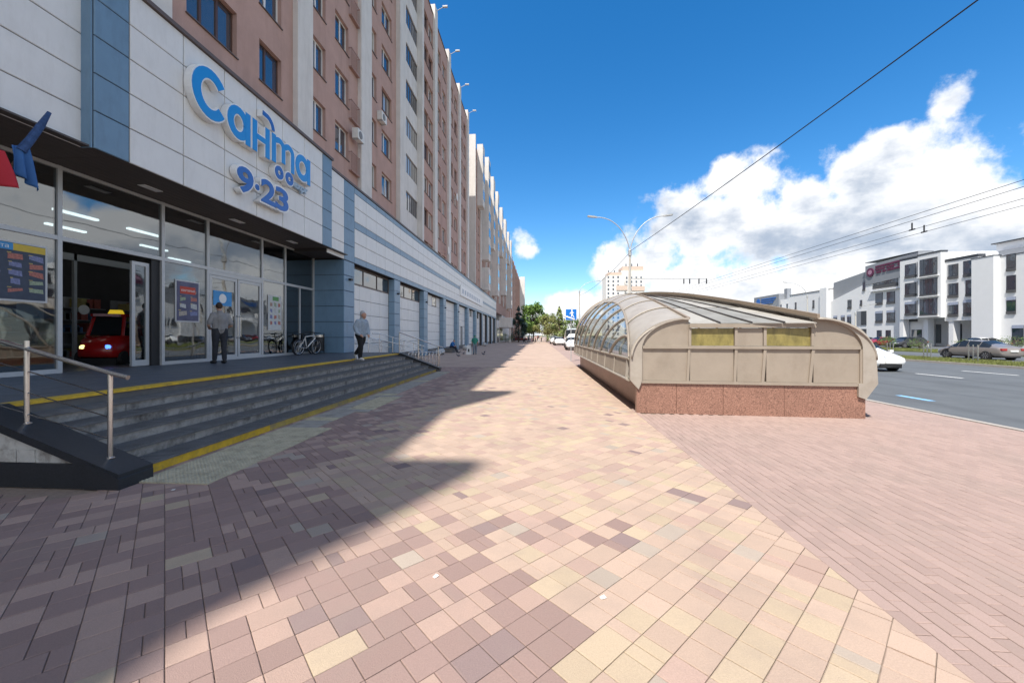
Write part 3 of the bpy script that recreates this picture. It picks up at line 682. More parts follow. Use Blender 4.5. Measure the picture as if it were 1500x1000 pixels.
# ================= apartment block =================
ap = thing('apartment_block', (-10.2, 20, 9.3), 'long pink rendered apartment block with white fins above the supermarket', 'building')
RB = [8.3+2.8*k for k in range(9)]; WH = 1.5
def win_mesh(w, h, m, split):
    f = MB(); t = .055
    f.box(0,.06,0,t,0,h); f.box(0,.06,w-t,w,0,h); f.box(0,.059,t,w-t,0,t); f.box(0,.059,t,w-t,h-t,h)
    for s in split: f.box(0,.062,w*s-.045,w*s+.045,t,h-t)
    return f.mesh('window', m), MB().box(.012,.03,t,w-t,t,h-t).mesh('pane', win_glass), MB().box(.0,.27,-.04,w+.04,-.05,-.012).mesh('sill', brown_trim)
WM = {}
def window(x, y, z, w, h, m=pvc, split=(.45,), parent=ap, sub=True):
    key = (round(w,2), round(h,2), m.name, split)
    if key not in WM: WM[key] = win_mesh(w, h, m, split)
    o = link('window', WM[key][0], parent, Vector((x, y, z))-wloc(parent))
    if sub: link('pane', WM[key][1], o); link('sill', WM[key][2], o)
    return o
def facade(X, y0, y1, zb, zt, cols, rows, parent, m, recess=.2, wh=WH):
    """wall with real openings: cols are (y, width, dz)"""
    w = MB(); cur = y0
    for (cy, cw, dz) in sorted(cols):
        if cy > cur+.005: w.box(X-.35, X, cur, cy, zb, zt)
        edge = zb
        for r in rows:
            a, b = r+dz, r+dz+wh
            if a > edge: w.box(X-.35, X-.001, cy, cy+cw, edge, a)
            edge = b
        if edge < zt: w.box(X-.35, X-.001, cy, cy+cw, edge, zt)
        cur = cy+cw
    if y1 > cur+.005: w.box(X-.35, X, cur, y1, zb, zt)
    w.box(X-12, X-.36, y0, y1, zb, zt-.5)
    return w.build('wall', m, parent)
XB, RZ = -10.2, 33.0
cols1 = [(10.87,1.93,0),(13.89,1.25,0),(17.08,1.35,0),(19.34,1.4,0),(23.4,1.05,-.25),(25.3,1.75,-.15)]
back = [(-17.5+3.1*i,1.4,0) for i in range(8)]
near_cols = [c for c in back if c[0] < 2.2]+[(4.2,1.4,0),(7.2,1.4,0)]+cols1
facade(XB, -32, 2.55, 7.0, RZ, [c for c in near_cols if c[0] < 2.4], RB, ap, pink)
facade(XB, 3.4, 28.0, 7.0, RZ, [c for c in near_cols if c[0] > 3], RB, ap, pink)
boxo('stair_slot', white_render, ap, XB-5, XB-1.2, 2.56, 3.39, 7.0, 29.0)
rw = random.Random(9)
for (cy, cw, dz) in near_cols:
    for k, r in enumerate(RB):
        if cy < 3 and k > 9: continue
        brown = cy in (10.87,) or (cy == 13.89 and k < 2) or rw.random() < .04
        o = window(XB-.22, cy, r+dz, cw, WH, brown_pvc if brown else pvc, (.33,.66) if cw > 1.6 and brown else ((.55,) if rw.random() < .7 else (.4,)))
rail_m = mat('balcony_rail', (.34,.21,.175), .7, 0, .15)
for k, r in enumerate(RB):                       # french balconies beside the third column
    b = MB(); y0, y1 = 20.78, 21.72
    for i in range(8): b.box(XB+.15, XB+.17, y0+i*(y1-y0)/7-.012, y0+i*(y1-y0)/7+.012, r-.45, r+.5)
    b.box(XB, XB+.18, y0-.02, y1+.02, r-.52, r-.45); b.box(XB+.145, XB+.175, y0-.02, y1+.02, r+.5, r+.55); b.box(XB, XB+.145, y0-.02, y0+.01, r+.5, r+.54); b.box(XB, XB+.145, y1-.01, y1+.02, r+.5, r+.54)
    b.build('balcony_rail', rail_m, ap)
def fin(y0, y1, X, pr, zt, zb=9.3): boxo('fin', white_render, ap, X-.3, X+pr, y0, y1, zb, zt)
fin(15.88, 17.0, XB, .22, 34.2); fin(21.84, 23.25, XB, .22, 34.2); fin(9.2, 10.2, XB, .22, 34.2); fin(3.42, 4.0, XB, .22, 34)
for y in (-14.3, -7.6): boxo('fin', white_render, ap, XB-5, XB+.3, y-.45, y, 9.3, RZ+4.6)
for y in (-20.6, -27): boxo('fin', white_render, ap, XB-5, XB+.3, y-.45, y, 9.3, RZ+4.2)
boxo('parapet', white_render, ap, XB-.3, XB+.08, -32, 2.5, RZ, RZ+.25); boxo('parapet', white_render, ap, XB-.3, XB+.08, 3.45, 28, RZ, RZ+.25)
# glazed loggia stack
boxo('loggia_pier', white_render, ap, XB-.4, XB+.32, 27.9, 29.15, 9.3, 33.6)
loggia_f = mat('loggia_frame', (.16,.14,.13), .5)
for k, r in enumerate(RB):
    boxo('loggia_parapet', white_render, ap, XB-.1, XB+.3, 29.16, 32.0, r-1.28, r+.08)
    f = MB()
    for i in range(6): yq = 29.2+i*.548; f.box(XB+.18, XB+.25, yq-.03, yq+.03, r+.08, r+1.5)
    f.box(XB+.175, XB+.255, 29.16, 32, r+.08, r+.15); f.box(XB+.175, XB+.255, 29.16, 32, r+1.44, r+1.515)
    o = f.build('loggia_window', loggia_f, ap); boxo('pane', win_glass, o, XB+.2, XB+.22, 29.17, 31.99, r+.15, r+1.44)
boxo('loggia_back', pink, ap, XB-.6, XB-.2, 28.02, 32.0, 9.3, 33)
# second section, stepped forward
X2, RZ2 = -9.6, 31.0
boxo('step_wall', white_render, ap, XB-.5, X2+.12, 32.02, 32.5, 9.3, 32.2)
fins2 = [36.2, 41.9, 47.6, 53.2]
c2 = []
ys = 32.5
for fy in fins2:
    wd = (fy-.55-ys); c2 += [(ys+wd*.12, 1.3, 0), (ys+wd*.56, 1.4, 0)]; ys = fy+.55
facade(X2, 32.5, 53.7, 7.0, RZ2, c2, RB[:8], ap, pink)
for (cy, cw, dz) in c2:
    for k, r in enumerate(RB[:8]): window(X2-.22, cy, r, cw, WH, pvc if rw.random() < .8 else brown_pvc, (.5,))
lampg = mat('lamp_grey', (.5,.5,.5), .5)
for i, fy in enumerate(fins2):
    boxo('fin', white_render, ap, X2-.3, X2+.2, fy-.5, fy+.5, 9.3, RZ2+1.0)
    l = MB(); l.tube([(X2+.1,fy,RZ2+.7),(X2+.9,fy,RZ2+1.1)], .03, 6); l.box(X2+.8,X2+1.25,fy-.1,fy+.1,RZ2+1.05,RZ2+1.17); l.build('roof_lamp', lampg, ap)
boxo('roof_edge', brown_trim, ap, X2-.4, X2+.06, 32.5, 53.7, RZ2, RZ2+.12)
# small things hung on the facade
def ac_unit(x, y, z, lb):
    a = thing('air_conditioner', (x, y, z), lb, 'air conditioner', 'air conditioners on the apartment facade')
    boxo('case', mat('ac_white', (.68,.67,.64), .5), a, x, x+.32, y, y+.8, z, z+.55); MB().lathe([(.2,0),(.2,.02),(.05,.03)], (x+.32, y+.33, z+.27), 'x', 16).build('fan_grille', mat('ac_grille', (.2,.2,.2), .6), a)
    b = MB(); b.box(x-.02,x+.34,y+.1,y+.14,z-.05,z-.005); b.box(x-.02,x+.34,y+.66,y+.7,z-.05,z-.005); b.build('bracket', alu, a)
ac_unit(XB+.2, 20.75, 12.35, 'white air conditioner hung on a balcony rail beside the fin')
ac_unit(XB+.02, 24.5, 15.4, 'white air conditioner on pink wall between two small windows')
for (y, z, lb) in ((40.3, 10.4, 'white satellite dish on pink wall low above the cladding strip'), (44.5, 17.4, 'white satellite dish halfway up the stepped pink wall')):
    d = thing('satellite_dish', (X2+.05, y, z), lb, 'satellite dish')
    m = MB(); m.smooth = True; m.lathe([(.02,0),(.25,.03),(.42,.1),(.43,.1),(.25,.02),(.02,-.01)], (X2+.35, y, z), 'x', 20); m.build('dish', pvc, d)
    MB().tube([(X2,y,z-.3),(X2+.3,y,z-.3),(X2+.34,y,z)], .02, 6).build('arm', alu, d); MB().tube([(X2+.4,y,z-.4),(X2+.8,y,z)], .012, 6).build('feed', alu, d)
# ================= farther blocks =================
fb = thing('far_apartment_block', (-9.6, 70, 0), 'far stepped apartment block with hanging white loggia boxes', 'building')
boxo('end_wall', white_render, fb, -21, -9.2, 58, 58.4, 9.45, 31.4)
XF = -9.5
fc = [(59.4+i*3.05, 1.35, 0) for i in range(23)]
boxo('base_wall', white_render, fb, XF-8, XF-.02, 104.2, 129.9, 0, 7.0)
facade(XF, 58.4, 130, 7.0, 30.6, fc, [.9+2.8*k for k in range(11)][3:], fb, mat('pale_pink_render', (.42,.26,.21), .9, 0, .1, 1, bump=.4, bscale=20))
k2 = 0
for (cy, cw, dz) in fc:
    for r in [.9+2.8*k for k in range(11)][3:]: window(XF-.2, cy, r, cw, WH, pvc, (.5,), fb, cy < 80)
for (y0, ln, z0, z1, pj) in ((61.5,2.2,22,31.6,.9),(66.5,2.6,14.5,31.8,1.2),(66.6,2.4,9.4,13.2,1.2),(74,2.8,18,31.5,1.2),(82,2.8,10,31.6,1.2),(91,3,20,31.2,1.3),(101,3,12,31.4,1.3),(112,3,22,31,1.3),(122,3,10,31,1.3)):
    b = boxo('loggia_box', white_render, fb, XF+.003, XF+pj, y0, y0+ln, z0, z1)
    m = MB(); zz = z0+1.2
    while zz+1.5 < z1: m.box(XF+pj-.02, XF+pj+.03, y0+.15, y0+ln-.15, zz, zz+1.4); zz += 2.8
    m.build('loggia_glazing', win_glass, b)
for i, y in enumerate((64.5, 71, 79, 88, 97, 107, 118, 128)): boxo('fin', white_render, fb, XF-.3, XF+.25, y, y+.5, 9.45, 30.75)
fb2 = thing('end_apartment_block', (-9.8, 150, 0), 'hazy apartment block closing the row beyond the spruce', 'building')
facade(-9.9, 131, 215, 0, 31.5, [(133+i*4.2,1.6,0) for i in range(19)], [.9+2.8*k for k in range(11)], fb2, white_render)
for i in range(8): boxo('pier', mat('pale_pink_render', (.42,.26,.21)), fb2, -9.9, -9.5, 136+i*10, 138.2+i*10, 0, 31)
for i in range(19):
    for k in range(11): window(-10.1, 133+i*4.2, .9+2.8*k, 1.6, WH, pvc, (.5,), fb2, False)
boxo('end_slab', white_render, fb2, -9.9, -7.0, 212, 215, 0, 33)
# low entrance building after the strip
lw = thing('entrance_annex', (-9, 92, 0), 'low white annex with a canopy past the cladding strip', 'building')
boxo('wall', white_render, lw, -18, -9.3, 89.2, 104, 0, 5.2); boxo('canopy', white_render, lw, -9.3, -6.3, 95, 104, 3.6, 6.0); boxo('fascia_letter', dark_joint, lw, -6.3, -6.27, 98, 98.8, 4.3, 5.4)
for y in (95.6, 103.2): boxo('column', white_render, lw, -6.9, -6.5, y, y+.4, 0, 3.6)
for y in (90, 92.5): f = boxo('door', dark_joint, lw, -9.3, -9.26, y, y+1.4, .1, 3.4); boxo('pane', win_glass, f, -9.26, -9.25, y+.1, y+1.3, .3, 3.2)
for y in (96.3, 99.3, 101.6): f = boxo('window', dark_joint, lw, -9.3, -9.26, y, y+1.8, .5, 3.3); boxo('pane', win_glass, f, -9.26, -9.25, y+.1, y+1.7, .6, 3.2)
# ================= underpass entrance pavilion =================
sub = thing('underpass_pavilion', (4.6, 14, 0), 'beige metal and glass vaulted pavilion over underpass stairs on red granite base', 'pavilion')
beige = mat('beige_metal', (.31,.265,.215), .5, .0, .07, 2.5, dirt=((.21,.17,.13), .45, 1.6, (1.6,1.6,.9)))
beige_l = mat('pale_beige_metal', (.37,.335,.29), .45, .0, .07, 2, dirt=((.25,.21,.17), .55, 2.2))
roofrim = mat('brown_rim', (.26,.205,.155), .55, 0, .08, 2)
granite = bpy.data.materials.new('red_granite'); granite.use_nodes = True
def gm():
    t = granite.node_tree; L = t.links.new; b = t.nodes['Principled BSDF']; b.inputs['Roughness'].default_value = .45
    g = N(t, 'ShaderNodeNewGeometry'); v = N(t, 'ShaderNodeTexVoronoi'); v.inputs['Scale'].default_value = 55; L(g.outputs['Position'], v.inputs['Vector'])
    n = N(t, 'ShaderNodeTexNoise'); n.inputs['Scale'].default_value = 42; n.inputs['Detail'].default_value = 4; n.inputs['Roughness'].default_value = .75; L(g.outputs['Position'], n.inputs['Vector'])
    cr = N(t, 'ShaderNodeValToRGB'); e = cr.color_ramp.elements; e[0].position = .3; e[0].color = (.05,.03,.026,1); e[1].position = .64; e[1].color = (.40,.225,.165,1)
    x = e.new(.45); x.color = (.24,.125,.09,1); L(n.outputs[0], cr.inputs[0])
    n2 = N(t, 'ShaderNodeTexNoise'); n2.inputs['Scale'].default_value = 1.6; L(g.outputs['Position'], n2.inputs['Vector'])
    mr = N(t, 'ShaderNodeMapRange'); L(n2.outputs[0], mr.inputs[0]); mr.inputs[3].default_value = .75; mr.inputs[4].default_value = 1.2
    h = N(t, 'ShaderNodeHueSaturation'); L(cr.outputs[0], h.inputs['Color']); L(mr.outputs[0], h.inputs['Value']); L(h.outputs[0], b.inputs['Base Color'])
gm()
YN, YF = 8.78, 22.4
# front wall frame, slightly skewed to the street
fa = R(-4.2)
KN = [(2.0,2.0),(2.29,2.29),(3.33,3.25),(4.38,4.2),(4.98,4.77),(6.03,5.70),(6.83,6.6),(7.3,6.98)]
def rm(x):
    for (a, b), (c, d) in zip(KN, KN[1:]):
        if x <= c: return b+(d-b)*(x-a)/(c-a)
    return x-.3
def FP(x, d, z): dx = x-2.13; return (2.13+dx*math.cos(fa)+d*math.sin(-fa), 8.86+dx*math.sin(fa)+d*math.cos(fa), z)
def fbox(mb, x0, x1, d0, d1, z0, z1):
    if z0 > .7: x0, x1 = rm(x0), rm(x1)
    c = [FP(x, d, z) for z in (z0, z1) for x, d in ((x0,d0),(x1,d0),(x1,d1),(x0,d1))]
    return mb.add(c, [(0,3,2,1),(4,5,6,7),(0,1,5,4),(1,2,6,5),(2,3,7,6),(3,0,4,7)])
xs = [2.16, 3.0, 3.95, 5.15, 6.68]
for i in range(4): fbox(MB(), xs[i]+.004, xs[i+1]-.004, .002*(i % 2), .2, 0, .655).build('granite_slab', granite, sub)
for i in range(9): boxo('granite_slab', granite, sub, 2.36, 2.5, 9.06+i*1.48, 9.06+(i+1)*1.48-.004, 0, .62); boxo('granite_slab', granite, sub, 6.42, 6.6, 9.0+i*1.48, 9.0+(i+1)*1.48-.004, 0, .62)
fbox(MB(), 2.36, 6.5, .22, .4, 0, .6).build('inner_wall', dark_joint, sub)
fbox(MB(), 2.14, 6.72, -.035, .2, .657, .715).build('sill_rail', beige, sub)
def qprof(x0, x1, z0, zt, n=10): return [(x1-(x1-x0)*math.cos(R(90)*i/n), z0+(zt-z0)*math.sin(R(90)*i/n)) for i in range(n+1)]
LX0, LX1, RX0, RX1 = 2.06, 3.33, 6.03, 7.14
ZT0 = 2.05
def fpoly(mb, poly, d0, d1):
    poly = [(rm(x), z) for x, z in poly]
    n = len(poly); vs = [FP(x, d0, z) for x, z in poly]+[FP(x, d1, z) for x, z in poly]
    return mb.add(vs, [tuple(range(n))[::-1], tuple(range(n, 2*n))]+[(i, (i+1) % n, n+(i+1) % n, n+i) for i in range(n)])
qp = qprof(2.27, LX1, 1.40, ZT0)
fpoly(MB(), [(2.27,1.47)]+qp[2:]+[(LX1,1.47)], .0, .04).build('corner_panel', beige, sub)
qr = [(RX0, 1.47), (RX0, ZT0-.02)]+[(RX0+(6.83-RX0)*math.sin(R(90)*i/10), 1.42+(ZT0-.02-1.42)*math.cos(R(90)*i/10)) for i in range(1, 10)]+[(6.83,1.47)]
fpoly(MB(), qr, .0, .04).build('corner_panel', beige, sub)
# end cheeks: outer profile bands left and right
ol = [(2.27,.72),(2.27,1.40)]+qp[1:]+[(LX1,ZT0+.03)]
outer = [(2.2,.52),(2.02,.72),(2.02,1.2)]+[(a-.06 if i < 9 else a, b+.035) for i, (a, b) in enumerate(qprof(2.08, LX1, 1.2, ZT0))]
fpoly(MB(), outer+[(LX1,ZT0-.02)]+qp[::-1][1:]+[(2.27,.72),(2.24,.62)], -.05, .12).build('end_cheek', beige_l, sub)
outr = [(RX0,ZT0+.03)]+[(RX0+(RX1-RX0)*math.sin(R(90)*i/12), 1.15+(ZT0+.03-1.15)*math.cos(R(90)*i/12)) for i in range(1, 13)]+[(RX1+.03,.72),(6.9,.4),(6.76,.45),(6.76,.72),(6.83,.72)]
innr = [(6.83,1.42)]+[(RX0+(6.83-RX0)*math.sin(R(90)*i/10), 1.42+(ZT0-.02-1.42)*math.cos(R(90)*i/10)) for i in range(9, -1, -1)]
fpoly(MB(), outr+innr, -.05, .12).build('end_cheek', beige_l, sub)
for a, b in ((2.29,3.32),(3.36,4.33),(4.41,4.94),(5.02,5.98),(6.04,6.80)):
    fbox(MB(), a, b, .0, .035, .72, 1.41).build('infill_panel', beige, sub)
fbox(MB(), 4.42, 4.94, .0, .035, 1.48, 1.85).build('infill_panel', beige, sub)
yg = mat('yellow_glass', (.25,.21,.075), .12, 0, .35, 3, stretch=(2,1,1.2), dirt=((.12,.105,.05), .7, 3.5, (2.5,1,.8)))
for a, b in ((3.39,4.34),(5.02,5.98)): fbox(MB(), a, b, .015, .03, 1.48, 1.85).build('yellow_pane', yg, sub)
def fbar(x0, z0, x1, z1, w, d=-.03):
    fpoly(MB(), [(x0-w,z0),(x0+w,z0),(x1+w,z1),(x1-w,z1)], d, .06).build('mullion', beige, sub)
fbar(3.30,.716,3.335,1.41,.028); fbar(4.35,.716,4.38,1.41,.03); fbar(4.93,.716,4.98,1.41,.03); fbar(5.95,.716,6.02,1.41,.03); fbar(6.83,.716,6.83,1.41,.035); fbar(2.25,.716,2.25,1.42,.035)
fbar(3.35,1.48,3.35,1.86,.03); fbar(4.38,1.48,4.38,1.86,.03); fbar(4.98,1.48,4.98,1.86,.03); fbar(6.01,1.48,6.01,1.88,.03)
fbox(MB(), 2.29, 6.8, -.045, .06, 1.412, 1.474).build('mid_rail', beige, sub); fbox(MB(), 3.33, 6.06, -.06, .08, 1.862, 1.945).build('top_rail', beige, sub)
# vault shells
def crest(s): return 3.25+1.27*s, YN+.0+(YF-YN)*s, ZT0+1.7*math.sin(math.pi/2*s)
def shell(s, q, side):
    xc, y, zc = crest(s); x0, z0 = 2.03, 1.2
    a = R(90)*q
    x = xc-(xc-x0)*math.cos(a); z = z0+(zc-z0)*math.sin(a)
    if side > 0: xr = rm(RX0)-1.1*s; x = xr+(rm(RX1)-xr)*math.cos(a); y -= .33*(1-s)
    return (x, y, z)
def arch(s): return .66*math.sqrt(max(0, 1-((s-.5)/.485)**2)) if abs(s-.5) < .485 else 0
for side, nm in ((-1, 'left'), (1, 'right')):
    bays = 7
    for bnum in range(bays):
        a, b = bnum/bays, (bnum+1)/bays
        m = MB(); m.smooth = True
        m.grid(lambda u, v: shell(a+(b-a)*u*.996, arch(a+(b-a)*u)+(1-arch(a+(b-a)*u))*v, side), 8, 14)
        o = m.build('roof_panel', beige_l, sub); mod = o.modifiers.new('thick', 'SOLIDIFY'); mod.thickness = .03; mod.offset = -1
        sm = MB(); pts = [Vector(shell(b, arch(b)+(1-arch(b))*v/14, side))+Vector((0,0,.012)) for v in range(15)]
        sm.tube(pts, .016, 6).build('seam', beige, sub)
    for k in range(8):                            # side glazing between leaning struts
        a, b = .02+.96*k/8, .02+.96*(k+1)/8
        m = MB(); m.smooth = True
        m.grid(lambda u, v: tuple(Vector(shell(a+(b-a)*u, arch(a+(b-a)*u)*v, side))+Vector((.012*-side*-1, 0, -.01))), 8, 8)
        m.build('glass_pane', dome_glass, sub)
    for k in range(1, 9):
        s0 = .02+.96*k/8+.04; s1 = s0-.11
        pts = [Vector(shell(s0+(s1-s0)*v/8, arch(max(.02, min(.98, s0+(s1-s0)*v/8)))*v/8, side))+Vector((.015*side, 0, .01)) for v in range(9)]
        if arch(s0) > .1: MB().tube(pts, .04, 6).build('strut', beige_l, sub)
    MB().tube([Vector(shell(.015+.97*i/40, arch(.015+.97*i/40), side))+Vector((.0,0,.01)) for i in range(41)], .03, 6).build('arch_rim', beige, sub)
    cr = [Vector(shell(i/24, 1, side)) for i in range(25)]
    m = MB(); m.grid(lambda u, v: tuple(Vector(shell(u, 1, side))+Vector((-.05*side*0, 0, (.085 if side > 0 else .04)*v))), 24, 1)
    o = m.build('ridge_rim', roofrim, sub); mod = o.modifiers.new('thick', 'SOLIDIFY'); mod.thickness = .06; mod.offset = 0
    m = MB(); m.smooth = True; m.grid(lambda u, v: (lambda p: (p[0], p[1]+.16*v, p[2]+.09*(1-abs(2*v-1))))(shell(1, u, side)), 18, 2)
    o = m.build('end_hoop', roofrim, sub); mod = o.modifiers.new('thick', 'SOLIDIFY'); mod.thickness = .05
# sloping glazed roof between the shells
roofg = mat('roof_glazing', (.25,.245,.225), .55, 0, .15, 1.2, spec=.2, dirt=((.16,.14,.115), .7, 2)); roofp = mat('roof_sheet', (.36,.345,.315), .6, 0, .1, 2, spec=.2, dirt=((.22,.2,.17), .5, 2.5))
def top(s, w):
    l = Vector(shell(s, 1, -1)); r = Vector(shell(s, 1, 1)); dz = -.10 if s > 0 else -.09
    return tuple(l.lerp(r, w)+Vector((0, 0, dz)))
for i in range(5):
    for j in range(4):
        a, b, c, d = i/5, (i+1)/5-.008, j/4+.012, (j+1)/4-.012
        m = MB(); m.grid(lambda u, v: top(a+(b-a)*u, c+(d-c)*v), 3, 2)
        o = m.build('roof_pane', roofp if (i+j) % 3 == 0 else roofg, sub); mod = o.modifiers.new('thick', 'SOLIDIFY'); mod.thickness = .02
for j in range(1, 4): MB().tube([Vector(top(i/12, j/4))+Vector((0,0,.012)) for i in range(13)], .02, 6).build('glazing_bar', dark_joint, sub)
# belt panels on both long sides
for side in (-1, 1):
    X = 2.03 if side < 0 else rm(RX1)-.02
    for k in range(9):
        y0 = YN+.35+k*1.46; 
        p = [(X+side*.0, 1.17), (X+side*.05, .74), (X-side*.2, .56), (X-side*.24, .56), (X-side*.03, 1.17)]
        MB().prism([(X-side*.03,1.15),(X,1.15),(X+side*.035,.76),(X-side*.0,.76)], 'y', y0+.03, y0+1.43).build('belt_panel', beige, sub)
        MB().prism([(X-side*.04,1.2),(X+side*.02,1.2),(X+side*.06,.70),(X,.70)], 'y', y0-.025, y0+.025).build('belt_post', beige_l, sub)
    MB().tube([(X, YN+.2, 1.185),(X, YF, 1.185)], .035, 8).build('belt_rail', beige_l, sub); MB().tube([(X+side*.04, YN+.2, .72),(X+side*.04, YF, .72)], .03, 8).build('belt_rail', beige_l, sub)
    MB().prism([(X+side*.03,.7),(X+side*.03,.68),(X-side*.4,.60),(X-side*.4,.63)], 'y', YN+.2, YF).build('belt_soffit', beige, sub)
# stairs inside
st_m = mat('stair_stone', (.25,.23,.21), .8); sm_ = MB()
for i in range(10): sm_.box(2.6, 6.35, 21.6-i*.34-.34, 21.6-i*.34, -.1, .02-i*.0+.0)
sm_.build('stair_floor', st_m, sub)
for i in range(5): MB().tube([(2.55,10+i*2.6,.6),(2.75,10.8+i*2.6,1.3),(3.4,11.5+i*2.6,2.1)], .04, 6).build('inner_strut', beige, sub)
# ================= white office building =================
off = thing('office_building', (60, 65, 0), 'white four storey office building with dark windows and purple roof lettering', 'building')
wfac = mat('white_facade', (.74,.745,.75), .6, 0, .03, 1.2); gfac = mat('grey_facade', (.24,.255,.28), .6, 0, .05, 1); dfr = mat('dark_window_frame', (.05,.055,.065), .45)
oglass = glassmat('office_glass', None, .30, .03, [(0,(.015,.03,.055)), (.5,(.03,.055,.095)), (.8,(.06,.08,.10))]); sillp = mat('window_spandrel', (.085,.085,.09), .6); blindm = mat('blue_grey_blind', (.34,.38,.48), .6)
def owin(x, y0, y1, z0, z1, parent=off, sp=.35, blind=False, split=1):
    if y1 < 61.9 and parent is off: z0 *= .9; z1 *= .9
    f = MB(); f.box(x-.04, x-.005, y0, y1, z0, z1); o = f.build('window', dfr, parent)
    n = split
    for i in range(n):
        a = y0+(y1-y0)*i/n+.05; b = y0+(y1-y0)*(i+1)/n-.05
        boxo('pane', oglass, o, x-.055, x-.041, a, b, z0+sp+.06, z1-.06)
    if sp: boxo('spandrel', sillp, o, x-.13, x-.041, y0+.02, y1-.02, z0, z0+sp)
    if blind: boxo('blind_box', blindm, o, x-.08, x-.041, y0+.02, y1-.02, z1-.4, z1)
    return o
def wallbox(nm, m, *b):
    if b[3] < 61.9: b = b[:4]+(b[4]*.9, b[5]*.9)
    return boxo(nm, m, off, *b)
# volumes (far to near along the street)
MB().prism([(66.2,0),(86,0),(86,8.7),(77.3,11.2),(77.3,13.0),(66.2,13.6)], 'x', 60.4, 74).build('wing', wfac, off)
MB().prism([(77.35,11.05),(85.9,8.6),(85.9,12.5),(77.35,13.6)], 'x', 60.9, 73.5).build('grey_gable', gfac, off)
MB().prism([(67.0,11.6),(77.2,10.9),(77.2,14.4),(67.0,15.0)], 'x', 60.3, 62.5).build('sign_wall', gfac, off)
wallbox('roof_edge', dfr, 60.25, 62.6, 67.0, 77.25, 15.0, 15.08)
wallbox('bay', wfac, 59.2, 74, 63.9, 68.9, 4.3, 13.8); wallbox('bay', wfac, 58.6, 74, 61.7, 65.2, 4.31, 13.9)
wallbox('bay', wfac, 59.2, 74, 57.4, 61.75, 4.2, 13.7); wallbox('tower', wfac, 58.5, 74, 54.9, 57.5, 0, 13.3); wallbox('wing', wfac, 59.3, 74, 40, 54.95, 0, 13.1)
wallbox('ground_floor', wfac, 62.2, 74, 57.0, 69, 0, 4.35); wallbox('roof_storey', gfac, 62, 74, 40, 57.6, 13.11, 14.5); wallbox('plant_room', wfac, 62.5, 66, 54.8, 58.3, 14.5, 15.7); wallbox('plant_roof', dfr, 62.2, 66.2, 54.4, 58.7, 15.7, 15.85)
for a, b, x in ((63.85,68.95,59.15),(61.65,65.25,58.55),(57.35,61.8,59.15),(54.85,57.55,58.45),(40,54.9,59.25)): wallbox('roof_edge', dfr, x, x+1, a, b, 13.7 if a < 58 and a > 57 else (13.3 if a == 54.85 else (13.1 if a == 40 else 13.9)), 14.12 if a not in (54.85, 40) else (13.4 if a == 54.85 else 13.2))
for y in (69.0, 64.9, 61.2, 57.6): wallbox('column', wfac, 59.3, 60.2, y-.55, y+.1, 0, 4.3)
FZ = [4.75, 7.75, 10.75]
for k, z in enumerate(FZ):
    owin(59.2, 66.1, 68.0, z+.1, z+2.3, blind=(k == 0)); owin(59.19, 65.3, 65.95, z+.1, z+2.4)
    owin(58.6, 62.15, 64.85, z-.1, z+2.5, sp=.2, split=4); wallbox('ledge', wfac, 58.35, 58.6, 61.9, 65.1, z-.28, z-.14)
    owin(59.2, 59.85, 61.3, z+.1, z+2.4, blind=(k == 0), split=2); owin(59.2, 57.85, 59.2 if k != 1 else 58.9, z+.1, z+2.6, blind=(k == 0))
    owin(59.3, 53.2, 54.2, z+.1, z+2.5, blind=(k == 0)); owin(59.3, 50.2, 51.5, z+.1, z+2.5); owin(59.3, 46.5, 48, z+.1, z+2.4)
for y0, y1 in ((66.8,68.0),(65.4,66.2),(62.4,64.2),(59.9,61.0),(58.0,59.4)): owin(62.2, y0, y1, .5, 3.4, sp=0)
owin(59.3, 52.4, 53.6, .6, 3.3, blind=True); owin(59.3, 48.6, 50, .6, 3.3)
# sign wing windows
owin(60.4, 70.6, 75.6, 10.0, 12.0, sp=.6, split=7); wallbox('ledge', wfac, 60.0, 60.4, 70.3, 76, 9.55, 9.7); owin(60.4, 68.6, 70.0, 10.5, 12.4)
for y0, y1 in ((73.6,75.1),(71.2,72.8)):
    for z in (7.1, 3.9): owin(60.4, y0, y1, z, z+2.1, blind=z < 5)
owin(60.4, 67.8, 68.8, 7.2, 9.3); owin(60.4, 66.4, 67.4, 7.0, 9.5); owin(60.4, 67.2, 68.8, 3.9, 6.3, blind=True); owin(60.4, 66.5, 68.2, .5, 2.6, sp=.1)
for y0 in (73.8, 72.0): owin(60.4, y0, y0+1.0, .7, 2.6, sp=.1)
for z in (6.8,): owin(60.4, 80.5, 81.5, z, z+1.8); owin(60.4, 78, 78.5, z+.4, z+1.5); owin(60.4, 77.3, 77.9, 9.9, 11.6)
for y0 in (84.2, 82.2, 80.6): owin(60.4, y0, y0+1.0, 3.7, 5.7, blind=True)
for z0, z1 in ((3.6,6.2),(.3,2.9)): wallbox('loggia_recess', gfac, 60.33, 60.42, 77.0, 79.2, z0, z1); wallbox('loggia_side', dfr, 60.31, 60.335, 77.0, 78.2, z0, z1)
purple = mat('purple_lettering', (.11,.022,.06), .5)
sgn = thing('roof_lettering', (60.2, 72, 13), 'purple round emblem with three rows of lettering on the grey parapet', 'sign')
MB().lathe([(.78,0),(.78,.12),(.6,.13),(.2,.13)], (60.15, 76.0, 13.1), 'x', 24).build('emblem', purple, sgn); MB().lathe([(.42,0),(.42,.02),(.3,.03)], (60.12, 76.0, 13.1), 'x', 20).build('emblem_ring', mat('emblem_pale', (.35,.2,.28), .5), sgn)
q = random.Random(6)
